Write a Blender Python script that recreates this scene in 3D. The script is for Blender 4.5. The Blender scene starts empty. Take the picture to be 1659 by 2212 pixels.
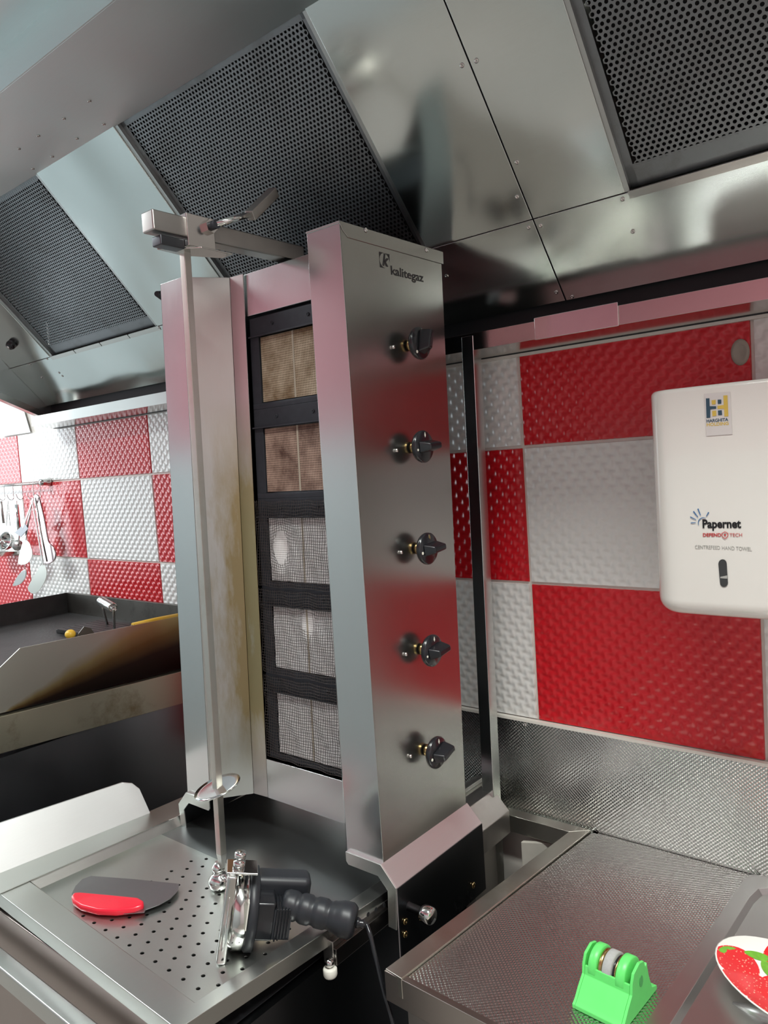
import bpy, bmesh, math, random
from mathutils import Vector, Matrix
random.seed(7)
PI = math.pi
C = bpy.context.scene.collection
# ------------------------------------------------------------------ camera
RM = Matrix(((0.77279675, 0.63115478, -0.06654947), (-0.01036127, -0.09229853, -0.99567747), (-0.63456902, 0.77014585, -0.06478844)))
CAM = Vector((2.67373638, -1.46984328, 1.68535474)); FPX = 1630.548; CX, CY = 829.5, 1106.0
cd = bpy.data.cameras.new('camera'); cam = bpy.data.objects.new('camera', cd); C.objects.link(cam)
m3 = Matrix((RM[0], -RM[1], -RM[2])).transposed()
cam.matrix_world = Matrix.Translation(CAM) @ m3.to_4x4()
cd.sensor_fit = 'VERTICAL'; cd.sensor_height = 36; cd.lens = 36 * FPX / 2212; cd.clip_start = .02
bpy.context.scene.camera = cam
# ------------------------------------------------------------------ world, light, exposure
sc = bpy.context.scene
w = bpy.data.worlds.new('world'); sc.world = w; w.use_nodes = True
w.node_tree.nodes['Background'].inputs[0].default_value = (.8, .85, .9, 1); w.node_tree.nodes['Background'].inputs[1].default_value = .4
sc.view_settings.view_transform = 'Standard'; sc.view_settings.look = 'None'; sc.view_settings.gamma = 1
sc.view_settings.use_curve_mapping = False; sc.view_settings.exposure = 0.30
def area(name, loc, target, sx, sy, power, col):
    l = bpy.data.lights.new(name, 'AREA'); l.shape = 'RECTANGLE'; l.size = sx; l.size_y = sy; l.energy = power; l.color = col
    o = bpy.data.objects.new(name, l); C.objects.link(o); o.location = loc
    o.rotation_euler = (Vector(target) - Vector(loc)).to_track_quat('-Z', 'Y').to_euler()
    return o
area('ceiling_lamp', (-.7, -1.34, 2.93), (-.7, -1.34, 0), 1.2, .2, 40, (.90, .98, .99))
area('ceiling_lamp', (2.7, -1.11, 2.93), (2.7, -1.11, 0), 1.3, .2, 50, (.97, 1, .96))
area('window_light', (-1.93, -.72, 1.75), (1.0, -.5, 1.3), .5, 1.2, 13, (.88, .95, 1))
# ------------------------------------------------------------------ helpers
def U(px, py, ax, val):                                   # a point of the place seen at (px, py) on the plane ax = val
    d = RM.transposed() @ Vector(((px - CX) / FPX, (py - CY) / FPX, 1)); i = 'xyz'.index(ax)
    return CAM + d * ((val - CAM[i]) / d[i])
def tag(o, label=None, cat=None, group=None, kind=None):
    if label: o['label'] = label
    if cat: o['category'] = cat
    if group: o['group'] = group
    if kind: o['kind'] = kind
    return o
def thing(name, label, cat, loc=(0, 0, 0), group=None):
    o = bpy.data.objects.new(name, None); C.objects.link(o); o.location = loc; o.empty_display_size = .05
    return tag(o, label, cat, group)
def root_loc(o):
    while o.parent: o = o.parent
    return o.location
class MB:
    def __init__(s, M=None): s.v = []; s.f = []; s.s = []; s.M = M
    def add(s, vs, fs, smooth=False):
        n = len(s.v)
        for p in vs:
            p = Vector(p); s.v.append(s.M @ p if s.M else p)
        for q in fs: s.f.append([n + i for i in q]); s.s.append(smooth)
        return s
    def hexa(s, p):
        return s.add(p, [(3, 2, 1, 0), (4, 5, 6, 7), (0, 1, 5, 4), (1, 2, 6, 5), (2, 3, 7, 6), (3, 0, 4, 7)])
    def box(s, x0, x1, y0, y1, z0, z1):
        return s.hexa([(x0, y0, z0), (x1, y0, z0), (x1, y1, z0), (x0, y1, z0), (x0, y0, z1), (x1, y0, z1), (x1, y1, z1), (x0, y1, z1)])
    def prism(s, poly, vec, smooth=False):
        n = len(poly); vec = Vector(vec); a = [Vector(p) for p in poly]; b = [p + vec for p in a]
        s.add(a + b, [list(range(n))[::-1], list(range(n, 2 * n))])
        return s.add(a + b, [(i, (i + 1) % n, n + (i + 1) % n, n + i) for i in range(n)], smooth)
    def tube(s, pts, r, n=8, caps=True, radii=None, rot=0, smooth=True):
        pts = [Vector(p) for p in pts]; m = len(pts); vs = []; fs = []; ref = None
        for i, p in enumerate(pts):
            d = (pts[min(i + 1, m - 1)] - pts[max(i - 1, 0)]).normalized()
            if ref is None: ref = d.orthogonal().normalized() if abs(d.z) > .99 or True else ref
            ref = (ref - d * ref.dot(d)).normalized(); b = d.cross(ref); rr = radii[i] if radii else r
            for k in range(n):
                t = 2 * PI * k / n + rot; vs.append(p + (ref * math.cos(t) + b * math.sin(t)) * rr)
        for i in range(m - 1):
            for k in range(n): fs.append((i * n + k, i * n + (k + 1) % n, (i + 1) * n + (k + 1) % n, (i + 1) * n + k))
        s.add(vs, fs, smooth)
        if caps: s.add(vs[:n], [list(range(n))[::-1]]); s.add(vs[-n:], [list(range(n))])
        return s
    def lathe(s, prof, o, axis, n=24, smooth=True):
        o = Vector(o); a = Vector(axis).normalized(); u = a.orthogonal().normalized(); v = a.cross(u); vs = []; fs = []; m = len(prof)
        for r, h in prof:
            for k in range(n):
                t = 2 * PI * k / n; vs.append(o + a * h + (u * math.cos(t) + v * math.sin(t)) * r)
        for i in range(m - 1):
            for k in range(n): fs.append((i * n + k, i * n + (k + 1) % n, (i + 1) * n + (k + 1) % n, (i + 1) * n + k))
        s.add(vs, fs, smooth)
        if prof[0][0] > 1e-6: s.add(vs[:n], [list(range(n))[::-1]])
        if prof[-1][0] > 1e-6: s.add(vs[-n:], [list(range(n))])
        return s
    def disc(s, o, axis, r, n=20, t=.0005): return s.lathe([(r, 0), (r, t)], o, axis, n, False)
    def ball(s, o, r, n=14, sc=(1, 1, 1)):
        o = Vector(o); vs = []; fs = []; m = n // 2
        for i in range(m + 1):
            for k in range(n):
                t = PI * i / m; q = 2 * PI * k / n
                vs.append(o + Vector((math.sin(t) * math.cos(q) * r * sc[0], math.sin(t) * math.sin(q) * r * sc[1], math.cos(t) * r * sc[2])))
        for i in range(m):
            for k in range(n): fs.append((i * n + k, (i + 1) * n + k, (i + 1) * n + (k + 1) % n, i * n + (k + 1) % n))
        return s.add(vs, fs, True)
    def build(s, name, mat, parent=None, bev=0, label=None, keep=False, kind=None, seg=2):
        if parent is not None: O = root_loc(parent)
        else:
            xs = [p.x for p in s.v]; ys = [p.y for p in s.v]; zs = [p.z for p in s.v]
            O = Vector(((min(xs) + max(xs)) / 2, (min(ys) + max(ys)) / 2, min(zs)))
        me = bpy.data.meshes.new(name); me.from_pydata([tuple(p - O) for p in s.v], [], s.f)
        me.polygons.foreach_set('use_smooth', s.s)
        bm = bmesh.new(); bm.from_mesh(me)
        if not keep: bmesh.ops.remove_doubles(bm, verts=bm.verts, dist=2e-5)
        bmesh.ops.recalc_face_normals(bm, faces=bm.faces); bm.to_mesh(me); bm.free()
        me.materials.append(mat)
        o = bpy.data.objects.new(name, me); C.objects.link(o)
        if parent is not None: o.parent = parent
        else: o.location = O
        if bev:
            b = o.modifiers.new('bevel', 'BEVEL'); b.width = bev; b.segments = seg; b.limit_method = 'ANGLE'; b.angle_limit = .6
            for p in me.polygons: p.use_smooth = True
            wn = o.modifiers.new('wn', 'WEIGHTED_NORMAL'); wn.keep_sharp = False
        if label: o['label'] = label
        if kind: o['kind'] = kind
        return o
def text(name, s, size, o, xd, yd, mat, parent, shear=0, bold=0, width=None):
    cu = bpy.data.curves.new(name, 'FONT'); cu.body = s; cu.size = size; cu.shear = shear; cu.offset = bold; cu.extrude = .0001; cu.resolution_u = 3
    t = bpy.data.objects.new(name, cu); C.objects.link(t); dg = bpy.context.evaluated_depsgraph_get()
    me = bpy.data.meshes.new_from_object(t.evaluated_get(dg)); bpy.data.objects.remove(t)
    xd = Vector(xd).normalized(); yd = Vector(yd).normalized(); O = root_loc(parent); k = 1
    if width: k = width / max(v.co.x for v in me.vertices)
    zd = xd.cross(yd)
    for v in me.vertices: v.co = Vector(o) - O + xd * v.co.x * k + yd * v.co.y + zd * v.co.z
    me.materials.clear(); me.materials.append(mat)
    ob = bpy.data.objects.new(name, me); C.objects.link(ob); ob.parent = parent
    return ob
# ------------------------------------------------------------------ materials
def new(name):
    m = bpy.data.materials.new(name); m.use_nodes = True; nt = m.node_tree
    return m, nt, nt.nodes['Principled BSDF'], nt.nodes, nt.links
def plain(name, col, rough=.5, metal=0, coat=0, spec=.5, var=.06, vscale=30, bump=0, bscale=200, emis=0):
    m, nt, P, N, L = new(name)
    P.inputs['Roughness'].default_value = rough; P.inputs['Metallic'].default_value = metal; P.inputs['Coat Weight'].default_value = coat
    P.inputs['Specular IOR Level'].default_value = spec
    g = N.new('ShaderNodeNewGeometry'); n = N.new('ShaderNodeTexNoise'); n.inputs['Scale'].default_value = vscale; n.inputs['Detail'].default_value = 4
    L.new(g.outputs['Position'], n.inputs['Vector'])
    mx = N.new('ShaderNodeMix'); mx.data_type = 'RGBA'; L.new(n.outputs[0], mx.inputs[0])
    mx.inputs[6].default_value = tuple(c * (1 - var) for c in col) + (1,); mx.inputs[7].default_value = tuple(min(1, c * (1 + var)) for c in col) + (1,)
    L.new(mx.outputs[2], P.inputs['Base Color'])
    if bump:
        n2 = N.new('ShaderNodeTexNoise'); n2.inputs['Scale'].default_value = bscale; L.new(g.outputs['Position'], n2.inputs['Vector'])
        b = N.new('ShaderNodeBump'); b.inputs['Strength'].default_value = bump; b.inputs['Distance'].default_value = .002
        L.new(n2.outputs[0], b.inputs['Height']); L.new(b.outputs[0], P.inputs['Normal'])
    if emis: P.inputs['Emission Color'].default_value = col + (1,); P.inputs['Emission Strength'].default_value = emis
    return m
def steel(name, col=(.60, .61, .60), rough=.22, grain=(1, 1, .02), gs=600, wav=.0, wscale=3, smear=.25, dirt=0, dirtcol=(.25, .2, .12)):
    m, nt, P, N, L = new(name); P.inputs['Metallic'].default_value = 1
    g = N.new('ShaderNodeNewGeometry')
    mp = N.new('ShaderNodeMapping'); mp.inputs['Scale'].default_value = grain; L.new(g.outputs['Position'], mp.inputs[0])
    n = N.new('ShaderNodeTexNoise'); n.inputs['Scale'].default_value = gs; n.inputs['Detail'].default_value = 3; L.new(mp.outputs[0], n.inputs['Vector'])
    big = N.new('ShaderNodeTexNoise'); big.inputs['Scale'].default_value = 7; big.inputs['Detail'].default_value = 5; L.new(g.outputs['Position'], big.inputs['Vector'])
    r = N.new('ShaderNodeMath'); r.operation = 'MULTIPLY_ADD'; L.new(big.outputs[0], r.inputs[0]); r.inputs[1].default_value = smear * .6; r.inputs[2].default_value = rough - smear * .3
    r2 = N.new('ShaderNodeMath'); r2.operation = 'MULTIPLY_ADD'; L.new(n.outputs[0], r2.inputs[0]); r2.inputs[1].default_value = .03; L.new(r.outputs[0], r2.inputs[2])
    cl = N.new('ShaderNodeClamp'); L.new(r2.outputs[0], cl.inputs[0]); cl.inputs[1].default_value = .05; L.new(cl.outputs[0], P.inputs['Roughness'])
    mx = N.new('ShaderNodeMix'); mx.data_type = 'RGBA'; L.new(n.outputs[0], mx.inputs[0])
    mx.inputs[6].default_value = tuple(c * .98 for c in col) + (1,); mx.inputs[7].default_value = tuple(c * 1.02 for c in col) + (1,)
    out = mx.outputs[2]
    if dirt:
        dn = N.new('ShaderNodeTexNoise'); dn.inputs['Scale'].default_value = 9; dn.inputs['Detail'].default_value = 8; dn.inputs['Roughness'].default_value = .7; L.new(g.outputs['Position'], dn.inputs['Vector'])
        rp = N.new('ShaderNodeMapRange'); rp.inputs[1].default_value = .5; rp.inputs[2].default_value = .75; rp.inputs[4].default_value = dirt; L.new(dn.outputs[0], rp.inputs[0])
        m2 = N.new('ShaderNodeMix'); m2.data_type = 'RGBA'; L.new(rp.outputs[0], m2.inputs[0]); L.new(out, m2.inputs[6]); m2.inputs[7].default_value = dirtcol + (1,); out = m2.outputs[2]
    L.new(out, P.inputs['Base Color'])
    b = N.new('ShaderNodeBump'); b.inputs['Strength'].default_value = .0; b.inputs['Distance'].default_value = .00002; L.new(n.outputs[0], b.inputs['Height'])
    if wav:
        wn = N.new('ShaderNodeTexNoise'); wn.inputs['Scale'].default_value = wscale; wn.inputs['Detail'].default_value = 1; L.new(g.outputs['Position'], wn.inputs['Vector'])
        b2 = N.new('ShaderNodeBump'); b2.inputs['Strength'].default_value = 1; b2.inputs['Distance'].default_value = wav; L.new(wn.outputs[0], b2.inputs['Height']); L.new(b2.outputs[0], b.inputs['Normal'])
    L.new(b.outputs[0], P.inputs['Normal'])
    return m
def lattice(name, col, metal, rough, px, py, axes, dist, warp=0.0, coat=0, squash=1.0):
    """staggered lattice of small domes pressed into a sheet; axes = the two world axes that span it"""
    m, nt, P, N, L = new(name); P.inputs['Metallic'].default_value = metal; P.inputs['Roughness'].default_value = rough; P.inputs['Coat Weight'].default_value = coat
    P.inputs['Coat Roughness'].default_value = .08
    g = N.new('ShaderNodeNewGeometry'); sp = N.new('ShaderNodeSeparateXYZ'); L.new(g.outputs['Position'], sp.inputs[0])
    def M(op, a, b=None, c=None):
        q = N.new('ShaderNodeMath'); q.operation = op
        for i, x in enumerate((a, b, c)):
            if x is None: continue
            if isinstance(x, (int, float)): q.inputs[i].default_value = x
            else: L.new(x, q.inputs[i])
        return q.outputs[0]
    a = M('MULTIPLY', sp.outputs[axes[0]], 2 * PI / px); b = M('MULTIPLY', sp.outputs[axes[1]], 2 * PI / py)
    b2 = b
    h = M('MULTIPLY', M('COSINE', a), M('COSINE', b2))
    if warp:
        s1 = M('ADD', a, b); h = M('ADD', M('MULTIPLY', M('COSINE', s1), .36), M('MULTIPLY', M('COSINE', M('ADD', M('SUBTRACT', a, b), M('MULTIPLY', M('SINE', s1), .8))), .64))
    n = N.new('ShaderNodeTexNoise'); n.inputs['Scale'].default_value = 6; n.inputs['Detail'].default_value = 4; L.new(g.outputs['Position'], n.inputs['Vector'])
    mx = N.new('ShaderNodeMix'); mx.data_type = 'RGBA'; L.new(n.outputs[0], mx.inputs[0])
    mx.inputs[6].default_value = tuple(c * .94 for c in col) + (1,); mx.inputs[7].default_value = tuple(min(1, c * 1.04) for c in col) + (1,)
    L.new(mx.outputs[2], P.inputs['Base Color'])
    bp = N.new('ShaderNodeBump'); bp.inputs['Strength'].default_value = 1; bp.inputs['Distance'].default_value = dist; L.new(h, bp.inputs['Height']); L.new(bp.outputs[0], P.inputs['Normal'])
    return m
RED = lattice('red_embossed_panel', (.62, .010, .018), 0, .25, .031, .031, (0, 2), .0016, .3, .3)
WHITE = lattice('white_embossed_panel', (.80, .79, .76), 0, .30, .031, .031, (0, 2), .0016, .3, .25)
GROUT = plain('ivory_joint', (.72, .68, .62), .5)
LEATHER = lattice('grained_steel_top', (.62, .61, .59), 1, .25, .0082, .0076, (0, 1), .00042)
LEATHER_W = lattice('grained_steel_splash', (.64, .65, .63), 1, .2, .0082, .0076, (0, 2), .0004)
HOOD = steel('hood_steel', (.70, .74, .72), .16, (.02, 1, 1), 500, .035, 2.2, .12)
HOOD2 = steel('hood_steel_dull', (.50, .51, .50), .3, (.02, 1, 1), 500, .006, 3, .15)
LIP = steel('hood_lip_steel', (.62, .60, .57), .16, (.02, 1, 1), 500, .002, 4, .1)
MESHF = steel('filter_steel', (.24, .25, .26), .38, (1, 1, 1), 300, 0, 3, .2, .6, (.12, .11, .10))
BLACKIN = plain('recess_black', (.012, .012, .014), .6)  # black colour stands in for the dark inside gaps, seams and holes
VERT = steel('brushed_steel', (.60, .62, .61), .2, (1, 1, .012), 700, .0015, 4, .12)
VERTK = steel('brushed_steel_panel', (.50, .50, .48), .24, (1, 1, .03), 260, .0008, 3, .1)
VERTD = steel('brushed_steel_stained', (.56, .56, .53), .3, (1, 1, .02), 500, .002, 5, .25, .55, (.34, .27, .15))
TRAY = steel('tray_steel', (.62, .64, .61), .3, (1, .03, 1), 400, .001, 5, .2)
TRAYG = steel('tray_pan_steel', (.58, .60, .57), .34, (1, 1, 1), 300, .0008, 9, .3)
CHROME = plain('polished_steel', (.72, .72, .70), .12, 1, var=.05)
DULL = plain('dull_grey_steel', (.42, .40, .38), .36, 1, var=.12)
DARKST = steel('dark_side_steel', (.36, .37, .39), .3, (1, 1, .05), 300, .004, 3, .25)
BLACKST = steel('black_steel_panel', (.10, .105, .115), .28, (1, 1, .05), 300, .002, 3, .2)
DARKFRAME = plain('dark_burner_frame', (.035, .037, .045), .55, .5, var=.3, vscale=60)
BLACKP = plain('black_plastic', (.012, .013, .016), .24, coat=.2)
BLACKR = plain('black_rubber', (.02, .022, .027), .42)
WIRE = plain('dark_wire', (.09, .075, .07), .5, .8, var=.4, vscale=90)
CAST = plain('seasoned_iron', (.035, .034, .034), .5, .3, var=.5, vscale=18, bump=.4, bscale=120)
YELLOW = plain('yellow_plastic', (.85, .52, .05), .4, var=.12)
REDP = plain('red_plastic', (.80, .015, .04), .3, coat=.2, var=.02)
GREEN = plain('green_plastic', (.13, .72, .16), .38, var=.07, vscale=60)
STONE = plain('grey_stone', (.38, .38, .37), .9, var=.15, vscale=250)
BRASS = plain('brass', (.55, .40, .18), .25, 1)
DISP = plain('dispenser_white', (.84, .82, .76), .16, coat=.5, var=.01)
PAPER = plain('paper', (.85, .86, .86), .8, var=.03)
INK = plain('black_ink', (.01, .01, .012), .4); INKD = plain('engraved_dark', (.045, .045, .048), .5)
INKG = plain('grey_ink', (.42, .42, .39), .5); INKR = plain('red_ink', (.55, .06, .06), .5); INKB = plain('blue_ink', (.05, .17, .38), .5)
INKN = plain('navy_ink', (.035, .08, .12), .5); INKY = plain('yellow_ink', (.72, .50, .09), .5); STICK = plain('sticker_film', (.74, .70, .67), .3)
DOTW = plain('white_mark', (.9, .88, .75), .5); OVAL = plain('grey_rubber_cap', (.36, .34, .28), .5)
GUARDW = plain('ivory_label', (.75, .74, .66), .5)
CEIL = plain('ceiling_paint', (.68, .79, .83), .7); FLOOR = plain('floor_tile', (.34, .30, .27), .35, var=.2, vscale=4)
BROWNC = steel('warm_steel_front', (.42, .36, .33), .3, (1, 1, .05), 300, .002, 3, .2)
GREYB = plain('pale_board', (.45, .43, .38), .7, var=.15)
# ceramic burner plates: pale refractory with rows of pin holes and soot
def ceramic(name, col, soot, amount):
    m, nt, P, N, L = new(name); P.inputs['Roughness'].default_value = .85
    g = N.new('ShaderNodeNewGeometry'); sp = N.new('ShaderNodeSeparateXYZ'); L.new(g.outputs['Position'], sp.inputs[0])
    def M(op, a, b=None):
        q = N.new('ShaderNodeMath'); q.operation = op
        for i, x in enumerate((a, b)):
            if x is None: continue
            if isinstance(x, (int, float)): q.inputs[i].default_value = x
            else: L.new(x, q.inputs[i])
        return q.outputs[0]
    h = M('MULTIPLY', M('SINE', M('MULTIPLY', sp.outputs[0], 2 * PI / .0092)), M('SINE', M('MULTIPLY', sp.outputs[2], 2 * PI / .0092)))
    hole = M('GREATER_THAN', M('ABSOLUTE', h), .42)
    n = N.new('ShaderNodeTexNoise'); n.inputs['Scale'].default_value = 16; n.inputs['Detail'].default_value = 8; n.inputs['Roughness'].default_value = .65; L.new(g.outputs['Position'], n.inputs['Vector'])
    rp = N.new('ShaderNodeMapRange'); rp.inputs[1].default_value = .35; rp.inputs[2].default_value = .65; rp.inputs[4].default_value = amount; L.new(n.outputs[0], rp.inputs[0])
    mx = N.new('ShaderNodeMix'); mx.data_type = 'RGBA'; L.new(rp.outputs[0], mx.inputs[0]); mx.inputs[6].default_value = col + (1,); mx.inputs[7].default_value = soot + (1,)
    m2 = N.new('ShaderNodeMix'); m2.data_type = 'RGBA'; L.new(M('MULTIPLY', hole, .62), m2.inputs[0]); L.new(mx.outputs[2], m2.inputs[6]); m2.inputs[7].default_value = tuple(c * .3 for c in soot) + (1,)
    L.new(m2.outputs[2], P.inputs['Base Color'])
    return m
CER1 = ceramic('sooted_ceramic', (.62, .50, .36), (.20, .12, .055), .95)
CER2 = ceramic('brown_sooted_ceramic', (.50, .34, .26), (.10, .045, .03), 1)
CER3 = ceramic('clean_ceramic', (1, .985, .98), (.88, .82, .78), .45)
# griddle side: heat tint that runs along the seam
def tinted():
    m, nt, P, N, L = new('heat_tinted_steel'); P.inputs['Metallic'].default_value = 1; P.inputs['Roughness'].default_value = .38
    g = N.new('ShaderNodeNewGeometry'); sp = N.new('ShaderNodeSeparateXYZ'); L.new(g.outputs['Position'], sp.inputs[0])
    n = N.new('ShaderNodeTexNoise'); n.inputs['Scale'].default_value = 7; n.inputs['Detail'].default_value = 6; L.new(g.outputs['Position'], n.inputs['Vector'])
    def M(op, a, b=None):
        q = N.new('ShaderNodeMath'); q.operation = op
        for i, x in enumerate((a, b)):
            if x is None: continue
            if isinstance(x, (int, float)): q.inputs[i].default_value = x
            else: L.new(x, q.inputs[i])
        return q.outputs[0]
    # t = distance above the seam minus the reach of the stain, which grows towards the wall
    reach = M('ADD', M('MULTIPLY', M('ADD', sp.outputs[1], .62), .42), M('MULTIPLY', n.outputs[0], .05))
    t = M('DIVIDE', M('ABSOLUTE', M('SUBTRACT', sp.outputs[2], 1.098)), M('MAXIMUM', reach, .005))
    cr = N.new('ShaderNodeValToRGB'); e = cr.color_ramp.elements
    e[0].position = 0; e[0].color = (.02, .014, .012, 1); e[1].position = 1; e[1].color = (.64, .64, .56, 1)
    for p, c in ((.28, (.045, .03, .025, 1)), (.5, (.22, .14, .06, 1)), (.7, (.46, .37, .18, 1))):
        q = cr.color_ramp.elements.new(p); q.color = c
    L.new(t, cr.inputs[0]); L.new(cr.outputs[0], P.inputs['Base Color'])
    return m
TINT = tinted()
def stained():
    m = steel('wing_steel_stained', (.62, .61, .58), .3, (1, 1, .02), 500, .001, 5, .2); nt = m.node_tree; N, L, P = nt.nodes, nt.links, nt.nodes['Principled BSDF']
    src = P.inputs['Base Color'].links[0].from_socket
    g = N.new('ShaderNodeNewGeometry'); sp = N.new('ShaderNodeSeparateXYZ'); L.new(g.outputs['Position'], sp.inputs[0])
    mp = N.new('ShaderNodeMapping'); mp.inputs['Scale'].default_value = (14, 14, 3.5); L.new(g.outputs['Position'], mp.inputs[0])
    n = N.new('ShaderNodeTexNoise'); n.inputs['Scale'].default_value = 1.6; n.inputs['Detail'].default_value = 7; n.inputs['Roughness'].default_value = .65; L.new(mp.outputs[0], n.inputs['Vector'])
    def M(op, a, b=None):
        q = N.new('ShaderNodeMath'); q.operation = op
        for i, x in enumerate((a, b)):
            if x is None: continue
            if isinstance(x, (int, float)): q.inputs[i].default_value = x
            else: L.new(x, q.inputs[i])
        return q.outputs[0]
    dx = M('MULTIPLY', M('SUBTRACT', sp.outputs[1], -.455), 20)         # grows from the wing edge towards the burners
    zz = N.new('ShaderNodeMapRange'); zz.inputs[1].default_value = 1.85; zz.inputs[2].default_value = 1.55; L.new(sp.outputs[2], zz.inputs[0])
    z2 = N.new('ShaderNodeMapRange'); z2.inputs[1].default_value = 1.0; z2.inputs[2].default_value = 1.2; L.new(sp.outputs[2], z2.inputs[0])
    f = M('MULTIPLY', M('MULTIPLY', M('MULTIPLY', M('ADD', dx, M('MULTIPLY', M('SUBTRACT', n.outputs[0], .5), 3.0)), zz.outputs[0]), z2.outputs[0]), 1.1)
    cl = N.new('ShaderNodeClamp'); L.new(f, cl.inputs[0]); cl.inputs[2].default_value = .9
    mx = N.new('ShaderNodeMix'); mx.data_type = 'RGBA'; L.new(cl.outputs[0], mx.inputs[0]); L.new(src, mx.inputs[6]); mx.inputs[7].default_value = (.38, .29, .13, 1)
    L.new(mx.outputs[2], P.inputs['Base Color']); return m
STAIN = stained()
BAND = steel('yellowed_steel', (.62, .60, .46), .38, (1, .05, 1), 300, .002, 5, .2, .8, (.26, .17, .06))
# ------------------------------------------------------------------ room shell
WT = .4664
XL, XR, YF, ZC = -2.0, 4.3, -2.35, 3.0
MB().box(XL, XR, YF, 0, -.1, 0).build('floor', FLOOR).__setitem__('kind', 'structure')
MB().box(XL, XR, YF, .1, ZC, ZC + .1).build('ceiling', CEIL)['kind'] = 'structure'
wb = MB().box(XL, XR, .0045, .12, 0, ZC).build('wall_back', GROUT); wb['kind'] = 'structure'
def front_mat():
    m, nt, P, N, L = new('front_wall_paint'); P.inputs['Roughness'].default_value = .6
    g = N.new('ShaderNodeNewGeometry'); sp = N.new('ShaderNodeSeparateXYZ'); L.new(g.outputs['Position'], sp.inputs[0])
    up = N.new('ShaderNodeMath'); up.operation = 'GREATER_THAN'; up.inputs[1].default_value = 1.85; L.new(sp.outputs[2], up.inputs[0])
    mx = N.new('ShaderNodeMix'); mx.data_type = 'RGBA'; L.new(up.outputs[0], mx.inputs[0]); mx.inputs[6].default_value = (.46, .49, .50, 1); mx.inputs[7].default_value = (.40, .15, .18, 1)
    L.new(mx.outputs[2], P.inputs['Base Color']); return m
MB().box(XR, XR + .1, YF, .1, 0, ZC).build('wall_right', plain('pale_rose_wall', (.70, .60, .60), .6))['kind'] = 'structure'
MB().box(XL - .1, XL, YF, .1, 0, ZC).build('wall_left', CEIL)['kind'] = 'structure'
MB().box(XL, XR, YF - .1, YF, 0, ZC).build('wall_front', front_mat())['kind'] = 'structure'
# embossed panels of the wall, one piece each
for row, (z0, z1) in enumerate(((1.7, 2.0), (1.4, 1.7), (1.1, 1.4), (.8, 1.1))):
    for col in range(-3, 7):
        if row == 0: z1 = 1.898
        if row == 3 and col > 2: continue
        g_ = .0028; x0 = col * WT + g_; x1 = (col + 1) * WT - g_; a = z0 + g_; b = z1 - (g_ if row else 0)
        if row == 2 and col > 2: a = 1.093
        red = (col + row) % 2 == 0
        t = MB(); dpt = .0012
        t.hexa([(x0, .0045, a), (x1, .0045, a), (x1, .0045, b), (x0, .0045, b), (x0 + dpt, 0, a + dpt), (x1 - dpt, 0, a + dpt), (x1 - dpt, 0, b - dpt), (x0 + dpt, 0, b - dpt)])
        t.build('wall_tile', RED if red else WHITE, wb)
# ------------------------------------------------------------------ extractor hood
AN = math.radians(47.67); CA, SA = math.cos(AN), math.sin(AN)
def HP(x, s, d=0): return Vector((x, -.03 - s * CA + d * SA, 1.986 + s * SA + d * CA))   # on the filter plane, d behind it
hood = thing('extractor_hood', 'long stainless steel extractor hood with perforated filters above grill and wall', 'extractor hood', (1.5, -.45, 1.9))
S1, S2 = .183, .658
def sheet(x0, x1, s0, s1, mat, name='hood_panel', d=0, t=.003):
    return MB().hexa([HP(x0, s0, d), HP(x1, s0, d), HP(x1, s1, d), HP(x0, s1, d), HP(x0, s0, d + t), HP(x1, s0, d + t), HP(x1, s1, d + t), HP(x0, s1, d + t)]).build(name, mat, hood, bev=.0008)
XE = 3.3
for x0, x1 in ((-.139, .157), (.79, 1.145), (1.752, 1.9958), (1.9985, 2.174), (2.79, XE)): sheet(x0, x1, S1 + .001, S2 + .004, HOOD)
sheet(-.139, 1.9958, 0, S1 - .0008, HOOD); sheet(1.9985, XE, 0, S1 - .0008, HOOD)
MB().hexa([HP(1.99, 0, .004), HP(2.004, 0, .004), HP(2.004, S2, .004), HP(1.99, S2, .004), HP(1.99, 0, .007), HP(2.004, 0, .007), HP(2.004, S2, .007), HP(1.99, S2, .007)]).build('seam_backing', BLACKIN, hood)
# perforated filters, real holes
def perforated(x0, x1, s0, s1, d, pitch, rad):
    vs = []; fs = []; key = {}
    def V(x, s, dd=0):
        k = (round(x, 5), round(s, 5), dd)
        if k not in key: key[k] = len(vs); vs.append(HP(x, s, d + dd))
        return key[k]
    rh = pitch * math.sqrt(3) / 2; nr = int((s1 - s0) / rh); nc = int((x1 - x0) / pitch) - 1; H = pitch / math.sqrt(3)
    ox = x0 + ((x1 - x0) - (nc + .5) * pitch) / 2 + pitch / 2; os_ = s0 + H
    for j in range(nr):
        for i in range(nc):
            cx = ox + i * pitch + (pitch / 2 if j % 2 else 0); cs = os_ + j * rh
            out = []; inn = []; inb = []
            for k in range(12):
                t = PI / 6 * k + PI / 2; R_ = H if k % 2 == 0 else pitch / 2
                out.append(V(cx + R_ * math.cos(t), cs + R_ * math.sin(t)))
                inn.append(V(cx + rad * math.cos(t), cs + rad * math.sin(t))); inb.append(V(cx + rad * math.cos(t), cs + rad * math.sin(t), .0018))
            for k in range(12):
                k2 = (k + 1) % 12; fs.append((out[k], out[k2], inn[k2], inn[k])); fs.append((inn[k], inn[k2], inb[k2], inb[k]))
    return vs, fs
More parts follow.
